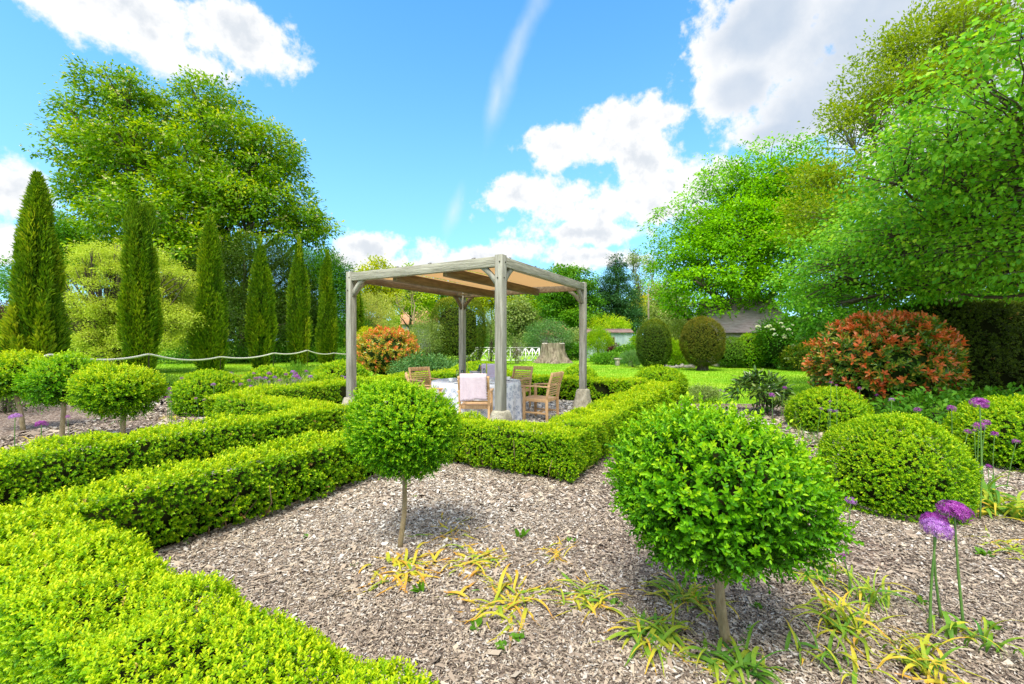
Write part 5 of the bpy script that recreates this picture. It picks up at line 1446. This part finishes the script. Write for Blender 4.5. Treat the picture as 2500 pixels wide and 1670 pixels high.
bush('shed_side_bush', at(1555, 35), 35, .7, 1.1, 'light green bush at the right end of the shed', 'fresh', 140, 24, .13, .35, zc=1.0, seed=18, tint0=.45)
bush('iris_clump', at(1545, 26), 26, .55, .42, 'blue-green sword-leaved clump by the left egg-shaped yew', 'blue_green', 70, 14, .42, .07, zc=.25, seed=19, tint0=.75, droop=-1.2, cat='plant')
bush('herb_clump', at(1480, 29.5), 29.5, .95, .40, 'low lush green perennials left of the stone bench', 'herb', 150, 22, .15, .4, zc=.28, seed=20, cat='plant')
bush('herb_clump', at(1530, 31), 31, .9, .7, 'taller lush green perennials behind the stone bench', 'herb', 160, 22, .16, .45, zc=.5, seed=21, cat='plant')
bush('purple_shrub', at(1502, 32), 32, .5, .55, 'small purple-leaved shrub under the shed window', 'red_leaf', 70, 20, .12, .5, zc=.75, seed=22, cat='shrub')
bush('pale_willow', at(905, 38), 38, 2.1, 2.6, 'pale straw-green willowy shrub beside the left pergola post', 'pale', 420, 30, .17, .2, zc=3.0, seed=23, tint0=.5, droop=-.3, twigs=80, bark='bark_pale')
bush('gold_bush', at(895, 27), 27, .75, 1.15, 'bright yellow-green upright bush behind the golden photinia', 'yellow', 200, 26, .12, .4, zc=1.25, seed=24, tint0=.5)
bush('gold_bush', at(975, 30), 30, 1.2, 1.0, 'yellow-green low bush right of the pale willowy shrub', 'yellow', 220, 26, .13, .4, zc=1.2, seed=25, tint0=.3)
bush('small_yew_bush', at(1055, 29), 29, .8, .6, 'small dark bush under the feathery shrub, by the rope', 'mid', 120, 24, .12, .4, zc=.5, seed=26, tint0=.3)
bush('variegated_bush', at(-14, 13.5), 13.5, .52, .68, 'cream-variegated bush cut by the left edge', 'pale', 220, 22, .06, .5, zc=.95, seed=27, tint0=.6, core=.7)
bush('purple_maple', at(-40, 21), 21, 1.4, 1.7, 'dark purple-leaved shrub behind the first cypress, at the left edge', 'red_leaf', 240, 24, .10, .5, zc=1.9, seed=28, tint0=.4)
bush('far_left_bush', at(30, 26), 26, 1.7, 1.8, 'pale green bush behind the foot of the first cypress', 'fresh', 260, 26, .13, .45, zc=1.7, seed=29, tint0=.4)
bush('woodland_underplanting', at(520, 31), 31, 5.5, .5, 'dark low planting in the shade under the yews', 'mid', 420, 20, .16, .4, ry=1.2, zc=.35, seed=30, tint0=.25, cat='planting', twigs=0)
bush('woodland_underplanting', at(760, 33), 33, 3.5, .5, 'low green planting behind the last cypresses', 'mid', 300, 20, .16, .4, ry=1.2, zc=.35, seed=31, tint0=.4, cat='planting', twigs=0)
bush('bluebell_patch', at(260, 19), 19, 1.0, .18, 'small patch of blue flowers by the rope, left of the second cypress', 'blue_green', 60, 14, .10, .3, zc=.15, seed=32, cat='flowers', twigs=0, tint0=.5)
# behind the right-hand hedge
bush('hellebore', at(1855, 9.1), 9.1, .50, .42, 'dark leathery-leaved plant behind the front lollipop tree', 'rhodo', 60, 12, .15, .32, zc=.42, seed=33, cat='plant', droop=.2, upn=1.1, fine=True, twigs=20, tint0=.5)
bush('silver_plant', at(1715, 10.9), 10.9, .42, .16, 'silvery grey low plant beside the far end of the right hedge', 'grey_green', 160, 16, .045, .4, zc=.22, seed=34, cat='plant', tint0=.45, bark='bark_grey')
bush('silver_plant', at(1945, 8.6), 8.6, .35, .22, 'small silvery plant left of the low box dome', 'grey_green', 90, 16, .04, .3, zc=.2, seed=35, cat='plant', tint0=.5)
bush('geranium_patch', at(2290, 7.6), 7.6, .9, .30, 'low lush leafy ground plants before the yew hedge, under the photinia', 'herb', 160, 16, .09, .6, zc=.22, seed=36, cat='plant', tint0=.3)
bush('geranium_patch', at(2440, 7.9), 7.9, .9, .32, 'leafy ground plants at the right edge in front of the yew hedge', 'herb', 160, 16, .09, .6, zc=.24, seed=37, cat='plant', tint0=.25)
bush('lavender_clump', at(730, 13.8), 13.8, .8, .38, 'feathery green clump behind the pale purple alliums', 'herb', 150, 20, .11, .15, zc=.35, seed=38, cat='plant', droop=-.8, tint0=.5)
bush('lavender_clump', at(690, 11.0), 11.0, .7, .28, 'silvery grass-like clump among the pale purple alliums', 'grey_green', 130, 18, .11, .1, zc=.25, seed=39, cat='plant', droop=-1, tint0=.6)
bush('tulip_foliage', at(620, 11.6), 11.6, .9, .3, 'green stems and leaves under the massed alliums', 'herb', 150, 16, .14, .12, zc=.22, seed=40, cat='plant', droop=-1, tint0=.6)
bush('leafy_border_plant', at(845, 15.5), 15.5, .55, .4, 'pale fresh plant between the last box dome and the photinia', 'fresh', 110, 18, .10, .4, zc=.35, seed=41, cat='plant')
bush('dark_border_shrub', at(20, 9.3), 9.3, .9, .32, 'dark brownish low shrub behind the leftmost lollipop tree', 'yew', 160, 18, .05, .4, zc=.3, seed=42, tint0=.15, cat='shrub')
# rocks edging the bed between the yews
for i in range(9):
    px = 1628 + i * 7.8 + random.uniform(-2, 2); d = 25.2 + random.uniform(-.3, .3)
    b = bpy.data.meshes.new('rock')
    D = rdir(40); bm_ = MB()
    th = np.linspace(-1.57, 1.57, 6)
    bm_.lathe([(max(.01, math.cos(t)) * .17, .05 + .12 * math.sin(t)) for t in th], seg=9)
    for v in bm_.v: v += R.normal(0, .016, v.shape).astype(np.float32)
    o = bm_.build('rock', MAT['rock']); o.location = (at(px, d), d, .02); o.rotation_euler.z = random.uniform(0, 6); o.scale = (random.uniform(.7, 1.3), random.uniform(.7, 1.2), random.uniform(.6, 1.3))
    tag(o, 'grey rock in the row edging the bed between the egg-shaped yews', 'rock', 'rocks edging the bed between the yews')

# ------------------------------------------------------------------ alliums
def allium_head(r, n, mat, seed, name='flower_head', parent=None, squash=.8):
    D = rdir(n); D[:, 2] = np.where(D[:, 2] < -.55, -D[:, 2], D[:, 2])
    mb = MB()
    C = D * np.array([1, 1, squash]) * r * R.uniform(.62, 1.0, n)[:, None]
    a = nrm(np.cross(D, rdir(n))); b = np.cross(D, a)
    pl = r * .25
    for i in range(6 if n > 60 else 4):
        th = i * (6.283 / (6 if n > 60 else 4)) + .3
        d = a * math.cos(th) + b * math.sin(th) + D * .45
        mb.leaves(C, d, D, np.full(n, pl), pl * .22, np.clip(R.normal(.5, .25, n), 0, 1), 0)
    # pedicels
    s = nrm(np.cross(D, rdir(n))) * r * .011
    v = np.stack([D * r * .08 - s, D * r * .08 + s, C + s, C - s], 1)
    mb.add(v.reshape(-1, 3), np.arange(n)[:, None] * 4 + np.arange(4), 0, .15)
    return mb.build(name, MAT[mat], parent)

AG = 'allium flowers'
HEADS = {}
def allium(px, py, rpx, d, label, mat='allium', base=None, group=None, n=70, squash=.8, bend=.04):
    r = rpx / F * d
    x, z = at(px, d), hz(py, d)
    bx, by = base or (x + random.uniform(-.05, .05), d + random.uniform(-.05, .05))
    root = thing('allium', (bx, by, 0), label, 'flower', group)
    key = (mat, n > 60 and rpx > 9, random.randrange(3))
    if rpx > 14 or key not in HEADS:
        h = allium_head(r, n, mat, 0, parent=root, squash=squash)
        if rpx <= 14: HEADS[key] = (h, r)
    else:
        h0, r0 = HEADS[key]; h = h0.copy(); scene.collection.objects.link(h); h.parent = root; h.scale = (r / r0,) * 3
    h.location = (x - bx, d - by, z); h.rotation_euler = (random.uniform(-.25, .25), random.uniform(-.25, .25), random.uniform(0, 6))
    mb = MB()
    q = np.linspace(0, 1, 8)
    ex, ey = x - bx, d - by
    sw = random.uniform(-bend, bend)
    pts = np.stack([ex * q + sw * np.sin(q * 3.14), ey * q, -.02 + (z - r * .1 + .02) * q], 1)
    rad = max(.0032, min(.0055, r * .09))
    mb.tube(pts, np.linspace(rad * 1.3, rad * .8, 8), 6)
    mb.build('stem', MAT['stem_green'], root, smooth=True)
    return root

near = [
    (2330, 1249, 33, 2.30, 'largest deep purple allium head, right in front of the biggest box ball', 'allium', 190),
    (2282, 1272, 27, 2.36, 'deep purple allium head just behind the pale lilac one', 'allium', 160),
    (2287, 1291, 31, 2.22, 'pale lilac allium head in front of a deep purple one', 'allium_pale', 170),
    (2077, 1223, 13, 3.0, 'lilac allium beside the right flank of the front lollipop tree', 'allium_pale', 90),
    (2058, 1358, 9, 2.55, 'small half-open purple allium bud right of the front lollipop trunk', 'allium', 60),
    (2392, 985, 19, 3.7, 'tall purple allium standing highest over the right-edge box ball', 'allium', 130),
]
for (px, py, rp, d, lab, mt, n) in near:
    allium(px, py, rp, d, lab, mt, n=n, squash=.72, bend=.02)
mid = [(2323, 997, 10), (2240, 1001, 8.5), (2282, 1010, 5), (2294, 1030, 4), (2324, 1026, 4.5), (2290, 1041, 4), (2307, 1065, 4.5), (2407, 1032, 10), (2390, 1041, 13), (2363, 1054, 9), (2379, 1051, 5), (2429, 1060, 8.5),
       (2481, 1078, 8.5), (2414, 1139, 7.5), (2177, 976, 7), (2140, 965, 4.5), (2099, 948, 5.5), (2029, 934, 5), (2042, 941, 3.5), (2027, 980, 4), (2005, 998, 5), (2027, 1003, 6.5), (2042, 1005, 6), (1884, 965, 8), (1853, 968, 5), (1916, 947, 5.5), (1759, 953, 4), (1767, 956, 4), (1939, 986, 5), (1977, 1010, 3.5)]
for (px, py, rp) in mid:
    rr = .05 if rp >= 7.5 else .037
    d = min(max(rr * F / rp, 3.6), 8.6)
    if px < 1860: d = 8.9
    if 2330 < px: d = min(d, 4.35)
    elif px < 2060 and px > 1990: d = 6.55
    lab = 'purple allium rising before the box ball at the right edge' if px > 2330 else ('small purple allium between the two right-hand box balls' if px > 2130 else ('small purple allium in front of the low box dome' if px > 1960 else 'small purple allium beside the dark leathery plant'))
    allium(px, py, rp, d, lab, 'allium_pale' if (px, py) in ((2027, 1003), (2042, 1005), (2177, 976)) else 'allium', group=lab.replace('small purple allium', 'small purple alliums').replace('purple allium rising', 'purple alliums rising'), n=64 if rp > 7 else 36)
for (px, py, rp, d, lab, mt) in ((37, 1017, 12, 4.5, 'single pale purple allium at the far left, before the leftmost lollipop tree', 'allium_pale'), (101, 1035, 13, 4.9, 'flat-topped deep purple allium left of the middle lollipop trunk', 'allium'), (166, 1018, 6, 5.6, 'small purple allium in front of the middle lollipop trunk', 'allium'),
                                 (444, 924, 5, 8.8, 'lone purple allium standing before the bluish hedge', 'allium'), (521, 939, 6, 8.2, 'purple allium on the face of the left box ball', 'allium_pale')):
    allium(px, py, rp, d, lab, mt, n=70, squash=.6)
for (px, py, rp) in ((413, 950, 6), (413, 960, 7), (409, 970, 7), (417, 981, 3.5)):
    allium(px, py, rp, 6.9, 'purple allium in the tight bunch right of the nearest left lollipop tree', 'allium', group='alliums bunched beside the left lollipop tree', n=50)
for (px, py, rp) in ((478, 973, 4), (499, 976, 4), (550, 946, 4), (569, 932, 4.5), (588, 939, 6), (573, 958, 3.5)):
    allium(px, py, rp, 8.0 if px < 545 else 9.2, 'small purple allium round the foot of the left box ball', 'allium', group='alliums round the left box ball', n=40)
for i in range(46):
    if i < 26: px, py = random.gauss(640, 28), random.gauss(929, 9)
    else: px, py = random.gauss(722, 20), random.gauss(925, 8)
    allium(px, max(907, py), random.uniform(4.4, 7.0), random.uniform(9.8, 12.6), 'pale purple allium in the massed drift behind the left hedge', 'allium_pale' if random.random() < .7 else 'allium', group='massed alliums behind the left hedge', n=36, squash=.75)
for (px, py) in ((785, 915), (835, 918), (842, 925), (890, 926), (842, 921)):
    allium(px, py, 3.8, 12.0, 'small purple allium beside the left pergola post', 'allium_pale', group='small alliums by the left pergola post', n=36)

# ------------------------------------------------------------------ strap-leaved clumps
def strap_clump(x, y, label, n, L, elev, dry, w=.018, spread=.07, up=None, group='fading strap-leaved bulb clumps', seed=0, name='bulb_foliage'):
    n = int(n * 1.45); w *= .56; L *= .78; dry = dry + .06
    mb = MB()
    for i in range(n):
        a = random.uniform(0, 6.283)
        ln = L * random.uniform(.55, 1.15); e = math.radians(elev + random.gauss(0, 16))
        p = np.array([random.gauss(0, spread), random.gauss(0, spread), .005])
        k = 9
        dr = random.uniform(.9, 2.4)
        ww = w * random.uniform(.55, 1.25)
        pts = [p]; ee = e; aa = a
        for j in range(k):
            st = ln / k
            pts.append(pts[-1] + np.array([math.cos(aa) * math.cos(ee), math.sin(aa) * math.cos(ee), math.sin(ee)]) * st)
            ee -= dr / k * (1 + j * .12); aa += random.gauss(0, .10)
            if pts[-1][2] < .014: pts[-1][2] = .012 + random.random() * .012; ee = max(ee, -.05)
        pts = np.array(pts)
        t = np.linspace(0, 1, k + 1)
        wd = ww * np.clip(np.minimum(.55 + 2.2 * t, 1.9 * (1 - t) + .06), .05, 1)
        tg = nrm(np.gradient(pts, axis=0))
        sd = nrm(np.cross(tg, np.array([0, 0, 1.0])) + np.array([0, 0, .25 * math.sin(i)]))
        upv = np.cross(sd, tg)
        V = np.stack([pts - sd * wd[:, None], pts - upv * wd[:, None] * .35, pts + sd * wd[:, None]], 1).reshape(-1, 3)
        b = np.arange(k) * 3
        f = np.concatenate([np.stack([b, b + 1, b + 4, b + 3], 1), np.stack([b + 1, b + 2, b + 5, b + 4], 1)])
        dd = dry + random.gauss(0, .17)
        tt = np.clip(dd * .62 + (t[:-1] ** 1.6) * (.10 + .55 * dd) + random.gauss(0, .03), 0, 1)
        mb.add(V, f, 0, np.concatenate([tt, tt]))
    o = mb.build(name, MAT['strap'])
    o.location = (x, y, .006)
    return tag(o, label, 'plant', group)

CL = [  # px, base py, n, length, elevation, dryness, width, label
    (985, 1400, 40, .36, 16, .74, .018, 'flopped orange and yellow leaf clump by the foot of the small lollipop tree'),
    (1165, 1378, 34, .32, 18, .66, .016, 'flopped yellow-green leaf clump right of the small lollipop tree'),
    (1098, 1305, 18, .30, 12, .80, .014, 'thin scatter of dry orange leaves behind the two yellow clumps'),
    (1350, 1358, 16, .26, 26, .82, .010, 'small withered leaf tuft left of the front lollipop head'),
    (1232, 1480, 42, .36, 20, .72, .016, 'yellow withered leaf clump in the middle of the foreground mulch'),
    (1448, 1468, 36, .34, 26, .58, .013, 'yellow-green thin-leaved clump below the front lollipop head'),
    (1592, 1560, 52, .40, 36, .42, .017, 'large green clump with orange tips left of the front lollipop trunk'),
    (1668, 1470, 40, .36, 40, .46, .014, 'green and tan leaf clump behind the front lollipop trunk'),
    (1800, 1640, 44, .37, 34, .24, .018, 'blue-green floppy leaves round the foot of the front lollipop trunk'),
    (2060, 1545, 30, .50, 58, .48, .016, 'upright yellow-green leaves right of the front lollipop trunk'),
    (2012, 1620, 18, .32, 66, .40, .014, 'short green upright leaves at the bottom edge'),
    (2258, 1640, 36, .42, 46, .54, .014, 'big straw-yellow clump at the foot of the large purple alliums'),
    (2372, 1570, 16, .42, 62, .36, .018, 'stout green leaves round the tallest purple allium stem'),
    (2120, 1480, 22, .42, 60, .45, .013, 'thin green and straw leaves between the lilac allium and the trunk'),
    (2395, 1225, 40, .56, 66, .30, .030, 'tall green strap leaves beside the biggest box ball'),
    (2452, 1262, 36, .52, 58, .46, .026, 'yellowing strap leaves at the right edge, before the right box ball'),
    (2480, 1350, 24, .34, 18, .60, .012, 'straw-coloured flopped leaves at the right edge'),
    (2000, 1420, 16, .44, 64, .42, .012, 'few upright leaves just right of the front lollipop head'),
    (413, 1030, 26, .34, 70, .52, .010, 'upright yellow leaves under the bunched alliums at left'),
    (462, 1000, 16, .32, 55, .22, .020, 'arching grey-green leaves right of the bunched alliums'),
    (195, 1078, 34, .34, 10, .72, .012, 'flopped orange leaves round the middle lollipop trunk'),
    (110, 1075, 30, .34, 10, .62, .012, 'flopped yellow-green leaves between the left lollipop trunks'),
    (225, 1062, 14, .30, 50, .25, .018, 'green upright leaves right of the middle lollipop trunk'),
]
for i, (px, py, n, L, e, dry, w, lab) in enumerate(CL):
    d = gd(py)
    if py > 1530: L *= .82
    strap_clump(at(px, d), d, lab, n, L, e, dry, w, spread=.06 if e > 25 else .085)
# grassy leaves among the right-hand alliums
for i, (px, d) in enumerate(((2010, 6.35), (2120, 6.2), (2200, 5.7), (2290, 5.1), (1960, 6.8), (2240, 6.4))):
    strap_clump(at(px, d), d, 'thin grassy leaves among the small alliums between the right-hand box balls', 22, .5, 68, .22, .007, group='grassy leaves among the right-hand alliums')

def weed(px, py, label, n, L, wd, elev, name='weed'):
    L *= .66
    d = gd(py); mb = MB()
    a = R.uniform(0, 6.283, n); e = np.radians(elev) + R.normal(0, .25, n)
    D = np.stack([np.cos(a) * np.cos(e), np.sin(a) * np.cos(e), np.sin(e)], 1)
    mb.leaves(np.stack([R.normal(0, .012, n), R.normal(0, .012, n), np.full(n, .01)], 1), D, nrm(np.array([0, 0, 1.0]) + R.normal(size=(n, 3)) * .3), L * R.uniform(.6, 1.1, n), L * wd, R.uniform(.3, .9, n), 0, True, .12)
    o = mb.build(name, MAT['weed']); o.location = (at(px, d), d, .006)
    return tag(o, label, 'weed', 'weeds in the mulch')
weed(1275, 1318, 'single broad dock leaf standing in the mulch', 4, .13, .45, 60, 'dock_weed')
weed(1028, 1452, 'green dandelion leaves below the orange clump', 7, .13, .25, 62, 'dandelion')
weed(1165, 1535, 'low ivy-leaved weed left of the foreground clump', 12, .07, .8, 15)
weed(1225, 1590, 'small sprawling weed under the foreground yellow clump', 18, .06, .6, 25)
weed(1262, 1565, 'ragged weed right under the withered clump', 14, .06, .7, 20)
weed(748, 1315, 'tiny weed near the bare-twigged hedge', 10, .05, .5, 20)
weed(1010, 1218, 'tiny green weed beside the small lollipop stem', 8, .05, .5, 20)
weed(1393, 1325, 'tiny upright weed right of the dock leaf', 6, .06, .4, 60)
weed(1850, 1490, 'low weed right of the front lollipop trunk', 14, .06, .7, 20)
weed(2250, 1480, 'low weed between the large allium stems', 12, .07, .6, 20)
weed(2400, 1360, 'leafy weed at the right under the box ball', 16, .09, .5, 25)
weed(2430, 1545, 'nettle-like weed at the bottom right', 14, .07, .6, 30)
weed(860, 1385, 'tiny weed left of the orange clump', 6, .04, .5, 30)
weed(1500, 1480, 'low broad weed under the thin-leaved clump', 10, .07, .6, 25)

# a bird far off in the sky
mb = MB()
mb.lathe([(.001, -.14), (.035, -.06), (.045, .02), (.02, .12), (.001, .17)], seg=8)
v = mb.v[0].copy(); mb.v[0] = np.stack([v[:, 2], v[:, 1], v[:, 0]], 1)
mb.add([(.06, .02, 0), (-.06, .02, 0), (-.10, .22, .10), (0, .24, .11), (-.05, .42, .05)], np.array([[0, 1, 2, 3]])); mb.add([(-.10, .22, .10), (0, .24, .11), (-.05, .42, .05)], np.array([[0, 1, 2]]))
mb.add([(.06, -.02, 0), (-.06, -.02, 0), (-.10, -.22, .10), (0, -.24, .11)], np.array([[3, 2, 1, 0]])); mb.add([(-.10, -.22, .10), (0, -.24, .11), (-.05, -.42, .05)], np.array([[2, 1, 0]]))
o = mb.build('bird', MAT['stake']); o.location = P3(1994, 280, 60); o.rotation_euler.z = .6; tag(o, 'small dark bird flying in front of the grey cloud', 'bird')
